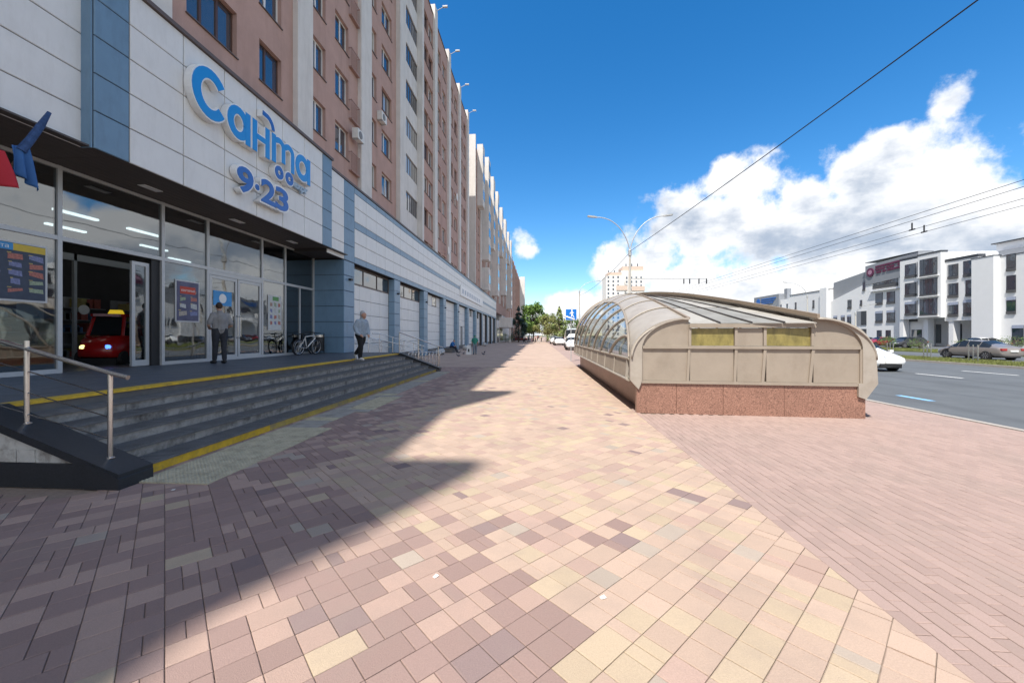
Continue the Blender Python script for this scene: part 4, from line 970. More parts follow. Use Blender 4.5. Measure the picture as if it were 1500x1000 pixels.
for r, (a, b) in enumerate(((74.9,69.5),(74.9,68.0),(74.7,67.6))):
    y = a
    while y > b:
        w = q.uniform(.18,.3); zc = 13.72-r*.5-(74.9-y)*-.045
        if q.random() > .1: boxo('letter_block', purple, sgn, 60.17, 60.29, y-w, y, zc, zc+.34)
        y -= w+.07
# farther office wing
of2 = thing('far_office_wing', (60, 100, 0), 'lower white office wing with a blue emblem sign further along', 'building')
boxo('wall', wfac, of2, 60.2, 74, 86.05, 99, 0, 11.2); boxo('corner_pier', wfac, of2, 59.7, 62, 86.2, 88.2, 0, 11.6); boxo('wall', wfac, of2, 61.0, 74, 99.05, 112, 0, 10.6); boxo('canopy', wfac, of2, 58.5, 62, 99, 110, 5.6, 6.0)
boxo('grey_sign_wall', gfac, of2, 60.6, 62, 104, 115.5, 8.2, 12.2); boxo('wall', wfac, of2, 61.5, 74, 115.6, 160, 0, 9.8); boxo('roof_edge', dfr, of2, 60.1, 62, 86.05, 99, 11.2, 11.32); boxo('stack', gfac, of2, 62, 63, 103, 104.2, 10.6, 13.4)
for y in (89.5, 92.5, 95.5): owin(60.2, y, y+.9, 3.6, 5.3, of2, blind=True)
for y in (90.5, 96.5, 101, 103.5): owin(60.2 if y < 99 else 61, y, y+.6, 7.6, 9.4, of2)
for y in (117, 121, 126, 131, 137, 143, 150): owin(61.5, y, y+1.3, 6.5, 8.3, of2); 
owin(60.6, 104.8, 108.5, 8.3, 9.2, of2, 0, split=4)
bl = mat('blue_lettering', (.02,.12,.42), .5); sg2 = thing('blue_roof_sign', (60.5, 110, 10.5), 'blue ring emblem with rows of blue lettering on a grey parapet', 'sign')
MB().lathe([(.55,0),(.9,.02),(.9,.1),(.55,.1)], (60.45, 113.2, 10.8), 'x', 20).build('emblem', bl, sg2)
for r in range(3): boxo('letter_row', bl, sg2, 60.48, 60.58, 105.2+r*1.2-.6*r, 111.8, 11.2-r*.55, 11.5-r*.55)
for (y, h, nm) in ((175, 11, 'pale'), (215, 9, 'white'),): 
    o2 = thing('distant_office', (64, y, 0), nm+' low office block far along the road behind the pavilion', 'building'); boxo('wall', wfac, o2, 62, 80, y, y+30, 0, h); boxo('roof_edge', dfr, o2, 61.8, 80, y-.1, y+30, h, h+.3)
    for i in range(6): boxo('window', oglass, o2, 61.95, 61.99, y+1.5+i*4.6, y+3.5+i*4.6, h-3.4, h-1.6)
# tower block beyond
tw = thing('tower_block', (62, 300, 0), 'pale peach high rise tower far behind the double street lamp', 'tower')
pe = mat('tower_white', (.72,.69,.66), .8, 0, .05, .3); po = mat('tower_peach', (.60,.47,.39), .8)
boxo('wall', pe, tw, 50.5, 64, 298, 316, 0, 46); boxo('wall', pe, tw, 62, 79.5, 302, 320, 0, 50); boxo('roof_box', po, tw, 52, 62, 298.5, 312, 46, 48.4); boxo('roof_box', po, tw, 63.5, 79, 303, 318, 50, 53.5); boxo('corner_band', po, tw, 70, 79.7, 301.6, 302.2, 35, 38.5); boxo('corner_band', po, tw, 58, 66, 297.6, 298.2, 35, 38.5)
for i in range(6): boxo('aerial', dfr, tw, 53+i*4.3, 53.6+i*4.3, 303, 303.6, 48.4 if i < 3 else 53.5, 50.6 if i < 3 else 55.5)
for i in range(8):
    for k in range(15):
        x = 51.6+i*3.55; y = 297.95 if x < 62 else 301.95
        if 61 < x < 63.5: continue
        boxo('window', oglass, tw, x, x+1.2, y-.05, y, 2+k*3, 3.6+k*3)
# ================= street furniture =================
galv = mat('galvanised_steel', (.46,.47,.47), .5, .3, .1, 4); conc = mat('concrete_pole', (.50,.48,.44), .85, 0, .12, 3)
def lamp_post(x, y, label, arms, h=9.0, top=12.3, reach=3.0, grp='street lamps'):
    t = thing('street_lamp', (x, y, 0), label, 'street lamp', grp)
    MB().tube([(x,y,-.1),(x,y,h*.5),(x,y,h)], [.16,.13,.10], 12).build('pole', conc, t); MB().lathe([(.15,0),(.15,.5),(.12,.55)], (x,y,h-.2), 'z', 12).build('collar', galv, t)
    for sx, sy in arms:
        pts = [(x, y, h-.3)]
        for i in range(13):
            q = i/12; pts.append((x+sx*reach*(q**1.7), y+sy*reach*(q**1.7), h+(top-h)*math.sin(q*math.pi/2)))
        a = MB().tube(pts, [.05]*6+[.04]*8, 8).build('arm', galv, t)
        e = Vector(pts[-1]); d = Vector((sx, sy, .12)).normalized(); n = Vector((-sy, sx, 0))
        m = MB(); c = [e-d*.1, e+d*.15, e+d*.65, e+d*.75]; w = [.05,.13,.15,.08]; vs = []
        for p, ww in zip(c, w): vs += [p+n*ww+Vector((0,0,.07)), p-n*ww+Vector((0,0,.07)), p-n*ww-Vector((0,0,.05)), p+n*ww-Vector((0,0,.05))]
        m.add(vs, [(4*i+k, 4*i+(k+1) % 4, 4*i+4+(k+1) % 4, 4*i+4+k) for i in range(3) for k in range(4)]+[(0,1,2,3),(15,14,13,12)])
        m.build('lamp_head', galv, t)
    return t
lamp_post(8.2, 36, 'double armed street lamp on a tall concrete pole behind the pavilion', [(-1,0),(1,0)])
lamp_post(8.2, 79, 'single armed street lamp beyond the blue underpass sign', [(1,.1)], 10.2, 12.4, 3.4)
lamp_post(54.5, 84, 'single armed street lamp standing before the far office wing', [(-1,0)], 9.5, 12.4, 4)
lamp_post(52, 68.5, 'low thin street lamp in front of the office sign wall', [(.7,-.7)], 5.2, 6.6, 1.8)
lamp_post(8.2, -12, 'street lamp on a concrete pole at the near kerb', [(-1,0),(1,0)])
wire_m = mat('black_wire', (.03,.03,.035), .6)
def wire(name, pts, r, label, cat='cable', grp=None):
    o = MB().tube(pts, r, 6).build(name, wire_m); o['label'] = label; o['category'] = cat
    if grp: o['group'] = grp
def sag(a, b, s, n=24): a, b = Vector(a), Vector(b); return [tuple(a.lerp(b, i/n)-Vector((0,0,s*4*(i/n)*(1-i/n)))) for i in range(n+1)]
wire('overhead_cable', sag((8.2,36,9.2),(12.2,-12,10.6),.35), .019, 'thick black cable rising from the double street lamp across the sky')
wire('overhead_cable', sag((8.2,36,9.1),(8.2,79,9.6),.6), .02, 'thin cable drooping between the two street lamps')
for x, z, nm in ((14.2,6.25,'innermost'),(14.85,6.25,'second'),(15.95,6.2,'third'),(16.8,6.2,'outermost')):
    o = MB().tube([(x,-30,z),(x,120,z),(x,300,z)], .009, 6).build('trolley_wire', wire_m); o['label'] = nm+' trolleybus wire counted from the pavement above the road'; o['category'] = 'trolley wire'; o['group'] = 'trolleybus wires above the road'
for i, (x, y) in enumerate(((15.95,18.0),(16.8,18.4),(14.2,47),(14.85,49))):
    h = thing('wire_hanger', (x, y, 6.2), ['dark T shaped hanger on the third trolley wire','dark T shaped hanger on the outermost trolley wire','small dark hanger on the innermost trolley wire','small dark hanger on the second trolley wire'][i], 'wire hanger', 'wire hangers')
    boxo('clamp', wire_m, h, x-.02, x+.02, y-.13, y+.13, 6.18, 6.23); boxo('stem', wire_m, h, x-.018, x+.018, y-.02, y+.02, 6.23, 6.5)
bk = thing('bracket_arm', (8.2, 36, 6.7), 'thin horizontal bracket arm on the lamp pole carrying trolley wires', 'bracket'); MB().tube([(8.25,36,6.75),(14.9,36,6.7)], .03, 6).build('arm', galv, bk)
for x in (12.9, 13.4, 14.2, 14.85): boxo('insulator', wire_m, bk, x-.04, x+.04, 35.96, 36.04, 6.25, 6.7)
# underpass sign
us = thing('underpass_sign', (2.15, 26, 0), 'square blue underpass sign with a white figure on stairs, on a thin post', 'road sign')
sblue = mat('road_sign_blue', (.005,.17,.62), .4, 0, .02); swh = mat('road_sign_white', (.85,.85,.85), .5, 0, .02)
MB().tube([(2.15,26,0),(2.15,26,3.45)], .03, 10).build('post', galv, us)
boxo('board', swh, us, 1.78, 2.52, 25.93, 25.95, 2.68, 3.42); boxo('blue_field', sblue, us, 1.805, 2.495, 25.92, 25.93, 2.705, 3.395)
def spoly(nm, P): MB().prism([(1.8+a*.7, 2.7+b*.7) for a, b in P], 'y', 25.912, 25.92).build(nm, swh, us)
spoly('stair_pictogram', [(.03,.38),(.2,.38),(.2,.32),(.36,.32),(.36,.26),(.52,.26),(.52,.2),(.68,.2),(.68,.14),(.84,.14),(.84,.03),(.74,.03),(.60,.08),(.03,.27)])
spoly('walker_pictogram', [(.50,.28),(.56,.28),(.6,.45),(.70,.27),(.76,.2),(.8,.22),(.70,.42),(.62,.58),(.68,.66),(.74,.60),(.77,.63),(.68,.74),(.6,.8),(.48,.74),(.38,.62),(.36,.55),(.40,.54),(.5,.66),(.53,.6),(.5,.45)])
MB().lathe([(.01,0),(.055,0),(.055,.008),(.01,.008)], (2.2, 25.912, 3.32), 'y', 14).build('walker_head', swh, us)
# median fence posts
for i, (x, y) in enumerate(((28.8,34.4),(28.8,31.3),(28.8,28.2),(28.8,25.1),(28.8,37.5),(28.8,40.6))):
    g = thing('barrier_posts', (x, y, 0), 'three steel barrier posts joined by thin cables on the central reservation', 'barrier', 'barrier posts on the central reservation')
    for d in (-.28, 0, .28): MB().tube([(x,y+d,-.05),(x,y+d,1.08)], .032, 8).build('post', steel, g)
    for z in (.35, .8): MB().tube([(x,y-.28,z),(x,y+.28,z)], .012, 6).build('cross_rod', steel, g)
# ================= vehicles =================
tail_m = mat('tail_light', (.35,.03,.03), .25); head_m = mat('head_light', (.75,.77,.8), .15); plate_m = mat('number_plate', (.72,.73,.72), .5)
carglass = glassmat('car_glass', None, .05, .02, [(0,(.012,.015,.018)), (.5,(.02,.024,.028))])
rim_m = mat('alloy_rim', (.5,.5,.51), .3, .7, .05)
SEDAN = [(-2.40,.80,.30,.70,.76,.62),(-2.30,.88,.24,.90,1.0,.74),(-1.72,.91,.2,.95,1.06,.76),(-.95,.91,.2,.96,1.41,.60),(-.1,.91,.2,.95,1.47,.64),(.55,.91,.2,.93,1.41,.61),(1.28,.91,.2,.9,.98,.78),(2.05,.88,.22,.74,.82,.74),(2.34,.78,.28,.58,.64,.60)]
HATCH = [(-2.05,.80,.32,.75,.86,.66),(-2.0,.85,.26,.95,1.15,.66),(-1.6,.88,.2,.98,1.46,.6),(-.9,.88,.2,.97,1.52,.62),(0,.88,.2,.96,1.53,.64),(.5,.88,.2,.95,1.45,.61),(1.15,.88,.2,.92,1.0,.76),(1.8,.85,.22,.76,.84,.72),(2.05,.76,.28,.6,.66,.58)]
VAN = [(-2.9,.95,.35,1.3,2.25,.84),(-2.85,.99,.3,1.3,2.5,.88),(-1.0,1.0,.28,1.3,2.62,.9),(.3,1.0,.28,1.28,2.62,.9),(1.1,1.0,.28,1.22,2.45,.86),(1.75,.99,.28,1.2,1.55,.84),(2.2,.98,.28,1.12,1.3,.84),(2.7,.92,.32,.9,1.05,.78),(2.85,.82,.4,.75,.85,.66)]
CARM = {}
def car(name, label, loc, rz, paintm, prof=SEDAN, grp=None, detail=True, plate=True, cat='car'):
    t = thing(name, loc, label, cat, grp, rz)
    key = (paintm.name, id(prof))
    n = len(prof); roof0 = 3 if prof is not HATCH and prof is not VAN else 2; 
    van = prof is VAN
    r0, r1 = (2, 4) if van else ((3, 5) if prof is SEDAN else (2, 5))
    if key not in CARM:
        def ring(s, sg):
            y, w, zb, belt, zt, xr = s
            return [(0,y,zb-.02),(sg*w*.82,y,zb),(sg*w*.985,y,zb+.18),(sg*w,y,(zb+belt)*.55),(sg*w*.965,y,belt),(sg*xr,y,zt-.05 if zt-belt > .2 else (belt+zt)/2+.01),(sg*xr*.55,y,zt-.005),(0,y,zt+.012)]
        body = MB(); body.smooth = True; gl = {}
        for sg in (-1, 1):
            rings = [ring(s, sg) for s in prof]
            for i in range(n-1):
                for k in range(7):
                    q = [rings[i][k], rings[i+1][k], rings[i+1][k+1], rings[i][k+1]]
                    tag = None
                    if k == 4 and (r0-1) <= i < r1+1 and not (van and i < 3): tag = 'side_window'
                    if k >= 5 and i == r1: tag = 'windscreen'
                    if k >= 5 and i == r0-1 and not van: tag = 'rear_window'
                    if tag == 'side_window':
                        c = sum((Vector(p) for p in q), Vector())/4; qq = [tuple(Vector(p).lerp(c, .07)+Vector((sg*.006,0,.003))) for p in q]
                        gl.setdefault(tag+str(sg), MB()).add(qq, [(0,1,2,3)]); body.add(q, [(0,1,2,3)])
                    elif tag:
                        qq = [tuple(Vector(p)+Vector((0,0,.006))) for p in q]; gl.setdefault(tag, MB()).add(qq, [(0,1,2,3)]); body.add(q, [(0,1,2,3)])
                    else: body.add(q, [(0,1,2,3)])
            for e in (0, n-1): body.add(rings[e], [tuple(range(8))])
        bm_ = body.mesh('body', paintm)
        bm = bmesh.new(); bm.from_mesh(bm_); bmesh.ops.remove_doubles(bm, verts=bm.verts, dist=.0005); bmesh.ops.recalc_face_normals(bm, faces=bm.faces[:]); bm.to_mesh(bm_); bm.free()
        bm_.polygons.foreach_set('use_smooth', [True]*len(bm_.polygons))
        tyre = MB(); tyre.smooth = False; r = .33 if not van else .36
        tyre.lathe([(r-.1,-.11),(r-.03,-.115),(r,-.09),(r,.09),(r-.03,.115),(r-.1,.11)], (0,0,0), 'x', 24)
        rim = MB(); rim.lathe([(.03,-.10),(r-.1,-.112),(r-.11,-.08),(r-.11,.08),(r-.1,.112),(.03,.10)], (0,0,0), 'x', 18)
        spk = MB()
        for k in range(7):
            a = k*2*math.pi/7; spk.add([(sx*.118, math.cos(a+d)*rr, math.sin(a+d)*rr) for sx in (1,-1) for rr, d in ((.05,-.25),(r-.12,-.1),(r-.12,.1),(.05,.25))], [(0,1,2,3),(7,6,5,4)])
        arch_ = MB(); arch_.lathe([(.05,-.06),(r+.07,-.06),(r+.07,.06),(.05,.06)], (0,0,0), 'x', 22)
        CARM[key] = (bm_, {k: v.mesh(k.rstrip('-1'), carglass) for k, v in gl.items()}, tyre.mesh('tyre', rubber), rim.mesh('rim', mat('dark_rim', (.08,.08,.085), .4)), spk.mesh('spokes', rim_m, fix=False), arch_.mesh('wheel_arch', black_m))
    bm_, gls, ty, ri, sp, ar = CARM[key]
    b = link('body', bm_, t)
    if not hasattr(b, 'dummy'):
        md = b.modifiers.new('round', 'SUBSURF'); md.levels = 1; md.render_levels = 2
    for k, v in gls.items(): link(k.rstrip('-1'), v, t)
    L0, L1 = prof[0][0], prof[-1][0]; w = prof[4][1]; r = .33 if not van else .36
    ya, yb = L0+(.98 if not van else 1.0), L1-(.92 if not van else .95)
    for y in (ya, yb):
        for sg in (-1, 1):
            link('wheel_arch', ar, t, (sg*(w-.075), y, r+.02)); wh = link('wheel', None, t, (sg*(w-.10), y, r)); wh.empty_display_size = .1
            link('tyre', ty, wh); link('rim', ri, wh); link('spokes', sp, wh)
    boxl = lambda nm, m, *q: MB().box(*q).build(nm, m, t, local=True)
    f = prof[-2]; f2 = prof[-1]; k0 = prof[0]; k1 = prof[1]
    for sg in (-1, 1):
        x0, x1 = sorted((sg*f2[1]*.55, sg*f2[1]*1.0)); MB().add([(x0,L1+.005 if sg > 0 else L1-.12,f2[3]-.02),(x1,L1-.12 if sg > 0 else L1+.005,f2[3]+.0),(x1,L1-.17 if sg > 0 else L1-.02,f2[3]+.12),(x0,L1-.02 if sg > 0 else L1-.17,f2[3]+.1)], [(0,1,2,3)]).build('headlight', head_m, t, local=True)
        x0, x1 = sorted((sg*k0[1]*.6, sg*k0[1]*1.03)); boxl('tail_light', tail_m, x0, x1, L0-.03, L0+.12, k0[3]+.0, k0[3]+.16)
        if detail: boxl('mirror', paintm, *sorted((sg*w*1.0, sg*(w+.18))), prof[r1+1][0]-.2, prof[r1+1][0]-.08, prof[r1+1][3]+.02, prof[r1+1][3]+.16)
    if plate: boxl('number_plate', plate_m, -.26, .26, L1-.02, L1+.045, .42, .53); boxl('number_plate', plate_m, -.26, .26, L0-.05, L0+.02, .62, .74)
    boxl('grille', black_m, -.5, .5, L1-.06, L1+.03, .27, .40)
    boxl('underside', black_m, -w*.8, w*.8, L0+.25, L1-.25, .17, .28)
    return t
def paintmat(n, c): return mat('car_paint_'+n, c, .28, .0, .02, 3, spec=.5, coat=.6)
WHT, SLV, DRK, RED, BLU = paintmat('white', (.78,.78,.77)), mat('car_paint_taupe', (.30,.27,.25), .3, .4, .02, 3, coat=.6), paintmat('dark', (.04,.042,.05)), paintmat('red', (.25,.02,.03)), paintmat('grey', (.22,.24,.27))
car('parked_car', 'taupe saloon car on the far carriageway behind barrier posts', (34.2, 33.2, -.12), R(158)*0+R(24)*0+R(0), SLV, grp=None)
car('white_car', 'white saloon coming out from behind the beige pavilion', (17.5, 23.2, -.12), R(180), WHT)
g = 'cars parked along the pavement'
car('parked_van', 'white delivery van parked past the underpass sign', (4.6, 53, .0), R(180), WHT, VAN, None, cat='van')
car('parked_car', 'pale hatchback parked in front of the white van', (4.1, 47, 0), R(178), paintmat('pale', (.62,.64,.66)), HATCH)
car('parked_car', 'white car parked behind the white van on the pavement', (3.6, 68, 0), R(182), WHT, SEDAN, g); car('parked_car', 'white hatchback parked farthest along the pavement edge', (3.3, 80, 0), R(180), WHT, HATCH, g)
car('parked_car', 'dark red car parked near the spruce', (-5.6, 118, 0), R(90), RED, SEDAN, None)
lotm = [(DRK,'black'),(RED,'dark red'),(BLU,'grey'),(WHT,'white'),(DRK,'black'),(BLU,'grey'),(SLV,'taupe'),(WHT,'white'),(DRK,'black'),(RED,'dark red'),(BLU,'grey'),(WHT,'white')]
places = ['in front of the tower of the office', 'before the office bay with big glazing', 'opposite the recessed office entrance', 'under the purple lettering', 'before the loggia recess', 'by the far office gable', 'beside the corner pier', 'at the near end of the lot', 'beyond the office gable', 'outside the far office wing', 'near the far canopy', 'at the far end of the lot']
for i, (m, nm) in enumerate(lotm):
    yq = [57.5, 61.5, 65, 73, 79, 83, 88, 48.5, 92, 96, 101, 106][i]
    car('parked_car', '%s car parked in the office lot %s' % (nm, places[i]), (50.3, yq, 0.0), R(90)+R(random.Random(i).uniform(-4,4)), m, HATCH if i % 3 == 0 else SEDAN, 'cars in the office parking lot', False, False)
# ================= vegetation =================
leafm = {}
def leafmat(n, c):
    if n in leafm: return leafm[n]
    m = mat('leaf_'+n, c, .7, 0, .35, .8, island=.35); leafm[n] = m; return m
bark = mat('bark', (.12,.09,.07), .9, 0, .2, 8)
def tree(name, loc, h, rad, kind, lm, label, grp='street trees', seed=1, n=2600, cat='tree'):
    q = random.Random(seed); t = thing(name, loc, label, cat, grp); x, y, z = loc
    m = MB(); m.tube([(x,y,z-.1),(x+.1,y,z+h*.3),(x,y+.1,z+h*.62),(x,y,z+h*.95)], [h*.022,h*.017,h*.01,.02], 8)
    clumps = []
    if kind == 'cone':
        for i in range(int(46)):
            f = q.random()**.8; zz = h*(.08+.9*f); rr = rad*(1-f)*.95+.08; a = q.uniform(0, 6.28); d = rr*q.uniform(.45, 1)
            clumps.append((x+d*math.cos(a), y+d*math.sin(a), z+zz, rad*.28*(1.1-f))); m.tube([(x,y,z+zz+.1),(x+d*math.cos(a),y+d*math.sin(a),z+zz-.1)], [.04,.015], 5)
    else:
        for i in range(34):
            a = q.uniform(0, 6.28); f = q.random(); zz = h*(.3+.64*f); env = rad*math.sqrt(max(.05, 1-((f-.42)/.62)**2)); d = env*math.sqrt(q.random())
            c = (x+d*math.cos(a), y+d*math.sin(a), z+zz, rad*q.uniform(.2,.36)); clumps.append(c)
            m.tube([(x,y,z+h*.22+zz*.3),(x+d*.5*math.cos(a),y+d*.5*math.sin(a),z+zz*.72),(c[0],c[1],c[2])], [h*.009,h*.006,.012], 5)
    m.build('trunk', bark, t)
    lf = MB()
    for i in range(n):
        cx, cy, cz, cr = clumps[q.randrange(len(clumps))]
        v = Vector((q.gauss(0,1), q.gauss(0,1), q.gauss(0,.8))); v = v.normalized()*cr*q.random()**.4
        p = Vector((cx, cy, cz))+v; s = h*.024*q.uniform(.6,1.5)
        a = Vector((q.gauss(0,1), q.gauss(0,1), q.gauss(0,1))).normalized(); b = a.cross(Vector((q.gauss(0,1), q.gauss(0,1), q.gauss(0,1)))).normalized()
        if kind == 'cone': a = Vector((v.x, v.y, -abs(v.z)*.5-.1)).normalized(); b = a.cross(Vector((0,0,1))).normalized()*.5; s *= 1.3
        lf.add([p-a*s, p+b*s*.6, p+a*s, p-b*s*.6], [(0,1,2,3)])
    o = link('crown', lf.mesh('crown', lm, tuple(wloc(t)), fix=False), t); return t
tree('spruce_tree', (-4.9, 100, 0), 9.0, 3.4, 'cone', leafmat('spruce', (.05,.085,.07)), 'dark blue green spruce beside the apartment row', seed=2, n=5200)
tree('leafy_tree', (-1.3, 112, 0), 10.4, 4.4, 'round', leafmat('green', (.15,.25,.055)), 'bright green broadleaf tree next to the spruce', seed=3, n=4800)
tree('leafy_tree', (2.2, 98, 0), 6.6, 3.2, 'round', leafmat('olive', (.22,.23,.08)), 'olive yellow willow like tree at the end of the pavement', seed=4, n=3600)
tree('leafy_tree', (4.6, 86, 0), 7.9, 2.7, 'cone', leafmat('lime', (.20,.25,.08)), 'slender pointed light green tree over the parked cars', seed=5, n=4200)
tree('leafy_tree', (8.0, 88, 0), 5.8, 2.8, 'round', leafmat('mid', (.12,.19,.055)), 'small green tree seen behind the underpass sign', seed=6, n=3000)
tree('leafy_tree', (5.6, 125, 0), 8.2, 4.2, 'round', leafmat('mid', (.12,.19,.055)), 'hazy green tree farthest down the street', seed=7, n=2600)
tree('leafy_tree', (-3.5, 160, 0), 8.5, 4.2, 'round', leafmat('green', (.15,.25,.055)), 'green tree behind the spruce and the broadleaf tree', seed=8, n=2600)
tree('round_bush', (-7.6, 92.5, 0), 2.0, 1.6, 'round', leafmat('mid', (.12,.19,.055)), 'rounded green bush by the white annex', 'bushes', 9, 1500, 'bush')
for i, (x, y, r) in enumerate(((44.2,49,1.0),(44.3,53.2,.9),(44.6,44.5,.9),(44.2,40,1.1),(43.8,36.5,.8),(44.5,58,1.0),(44.6,64,.8))):
    tree('verge_bush', (x, y, 0), 1.3+.3*(i % 2), r, 'round', leafmat('mid', (.12,.19,.055)), 'low leafy bush on the verge before the parked cars', 'bushes on the verge', 20+i, 900, 'bush')
# ================= benches, small things by the wall =================
for i, (y, lb) in enumerate(((34.2,'smooth grey concrete bench block beside the ramp end'),(46.5,'smooth grey concrete bench block beyond the seated man'),(63,'low grey concrete bench block by the far wall'))):
    b = thing('concrete_bench', (-8.5, y, 0), lb, 'bench'); m = MB(); m.smooth = True
    m.tube([(-8.55,y-.95,.26),(-8.55,y-.8,.27),(-8.55,y+.8,.27),(-8.55,y+.95,.26)], [.2,.25,.25,.2], 16); m.build('body', mat('light_concrete', (.42,.42,.41), .8, 0, .1, 4), b)
    for d in (-.6, .6): boxo('foot', plinth, b, -8.75, -8.35, y+d-.1, y+d+.1, 0, .1)
lg = thing('stone_ledge', (-8.6, 38.6, 0), 'dark low stone ledge the man in blue sits on', 'ledge'); boxo('block', plinth, lg, -9.1, -8.3, 37.8, 39.6, 0, .44); boxo('cap', dark_tile, lg, -9.13, -8.27, 37.77, 39.63, .44, .48)
ab = thing('sandwich_board', (-6.1, 34.9, 0), 'white folding pavement board beside the man in green', 'sign')
for d in (-1, 1): MB().add([(-6.35,34.9+d*.28,0),(-5.85,34.9+d*.28,0),(-5.95,34.9+d*.03,.85),(-6.25,34.9+d*.03,.85),(-6.35,34.9+d*.25,0),(-5.85,34.9+d*.25,0),(-5.95,34.9,.85),(-6.25,34.9,.85)], [(0,1,2,3),(7,6,5,4),(0,4,5,1),(1,5,6,2),(2,6,7,3),(3,7,4,0)]).build('panel', signw, ab)
boxo('dark_mark', dark_joint, ab, -6.16, -6.04, 34.64, 34.66, .25, .5)
for i, (x, y) in enumerate(((-7.3,36.2),(-6.5,34.3),(-4.6,33.2),(-6.2,30.6),(-5.0,36.8))):
    p = thing('pigeon', (x, y, 0), 'grey pigeon pecking on the pavement near the man in green', 'bird', 'pigeons on the pavement', rz=i*1.3)
    m = MB(); m.smooth = True; m.tube([(-.17,0,.1),(-.08,0,.12),(0,0,.13),(.08,0,.13),(.12,0,.17),(.14,0,.22),(.17,0,.235),(.21,0,.225)], [.012,.045,.062,.05,.032,.026,.026,.006], 10); m.build('body', mat('pigeon_grey', (.10,.105,.12), .7, 0, .3, 20), p, local=True)
    for s in (-.02, .02): MB().tube([(.0,s,0),(.0,s,.09)], .006, 5).build('leg', mat('pigeon_leg', (.35,.12,.1)), p, local=True)
bn = thing('litter_bin', (-10.35, 18.1, PZ), 'dark litter bin with a metal rim at the blue pillar', 'bin')
MB().lathe([(.19,0),(.2,.05),(.21,.72),(.19,.72),(.18,.1)], (-10.35,18.15,PZ+.12), 'z', 18).build('bucket', mat('bin_black', (.03,.03,.032), .5), bn); MB().lathe([(.215,0),(.215,.1),(.2,.1)], (-10.35,18.15,PZ+.78), 'z', 18).build('rim', steel, bn); MB().tube([(-10.58,18.15,PZ),(-10.58,18.15,PZ+.95),(-10.12,18.15,PZ+.95),(-10.12,18.15,PZ)], .018, 6).build('frame', black_m, bn)
# flags
fl = thing('flag_bracket', (-9.0, 6.35, 4.1), 'rolled blue and red flags hanging from a bracket under the canopy', 'flags')
MB().tube([(-9.35,6.1,3.9),(-8.98,6.72,5.8)], .02, 8).build('pole', mat('flag_pole', (.15,.08,.05), .5), fl)
def cloth(nm, m, P0, P1, P2, P3, fold, ph):
    mb = MB(); mb.smooth = True
    def f(u, v):
        a = Vector(P0).lerp(Vector(P1), u); b = Vector(P3).lerp(Vector(P2), u); p = a.lerp(b, v); return tuple(p+Vector((1,.25,0))*fold*math.sin(u*13+ph+v*2)*(.3+v))
    mb.grid(f, 26, 12); o = mb.build(nm, m, fl); md = o.modifiers.new('t', 'SOLIDIFY'); md.thickness = .006
cloth('red_flag', mat('flag_red', (.42,.02,.035), .75, 0, .1, 3), (-9.2,5.7,4.95), (-9.12,6.2,4.85), (-9.1,6.34,4.27), (-9.2,5.6,4.15), .05, 0)
cloth('blue_flag', mat('flag_blue', (.03,.11,.30), .75, 0, .2, 3), (-9.12,6.28,5.0), (-9.06,6.48,5.05), (-9.02,6.58,4.3), (-9.1,6.3,4.55), .04, 1)
MB().tube([(-9.1,6.4,4.95),(-9.05,6.5,5.2),(-9.02,6.62,5.5),(-8.98,6.72,5.8)], [.07,.06,.055,.03], 10).build('rolled_cloth', mat('flag_blue_dark', (.03,.07,.18), .8, 0, .4, 14), fl)
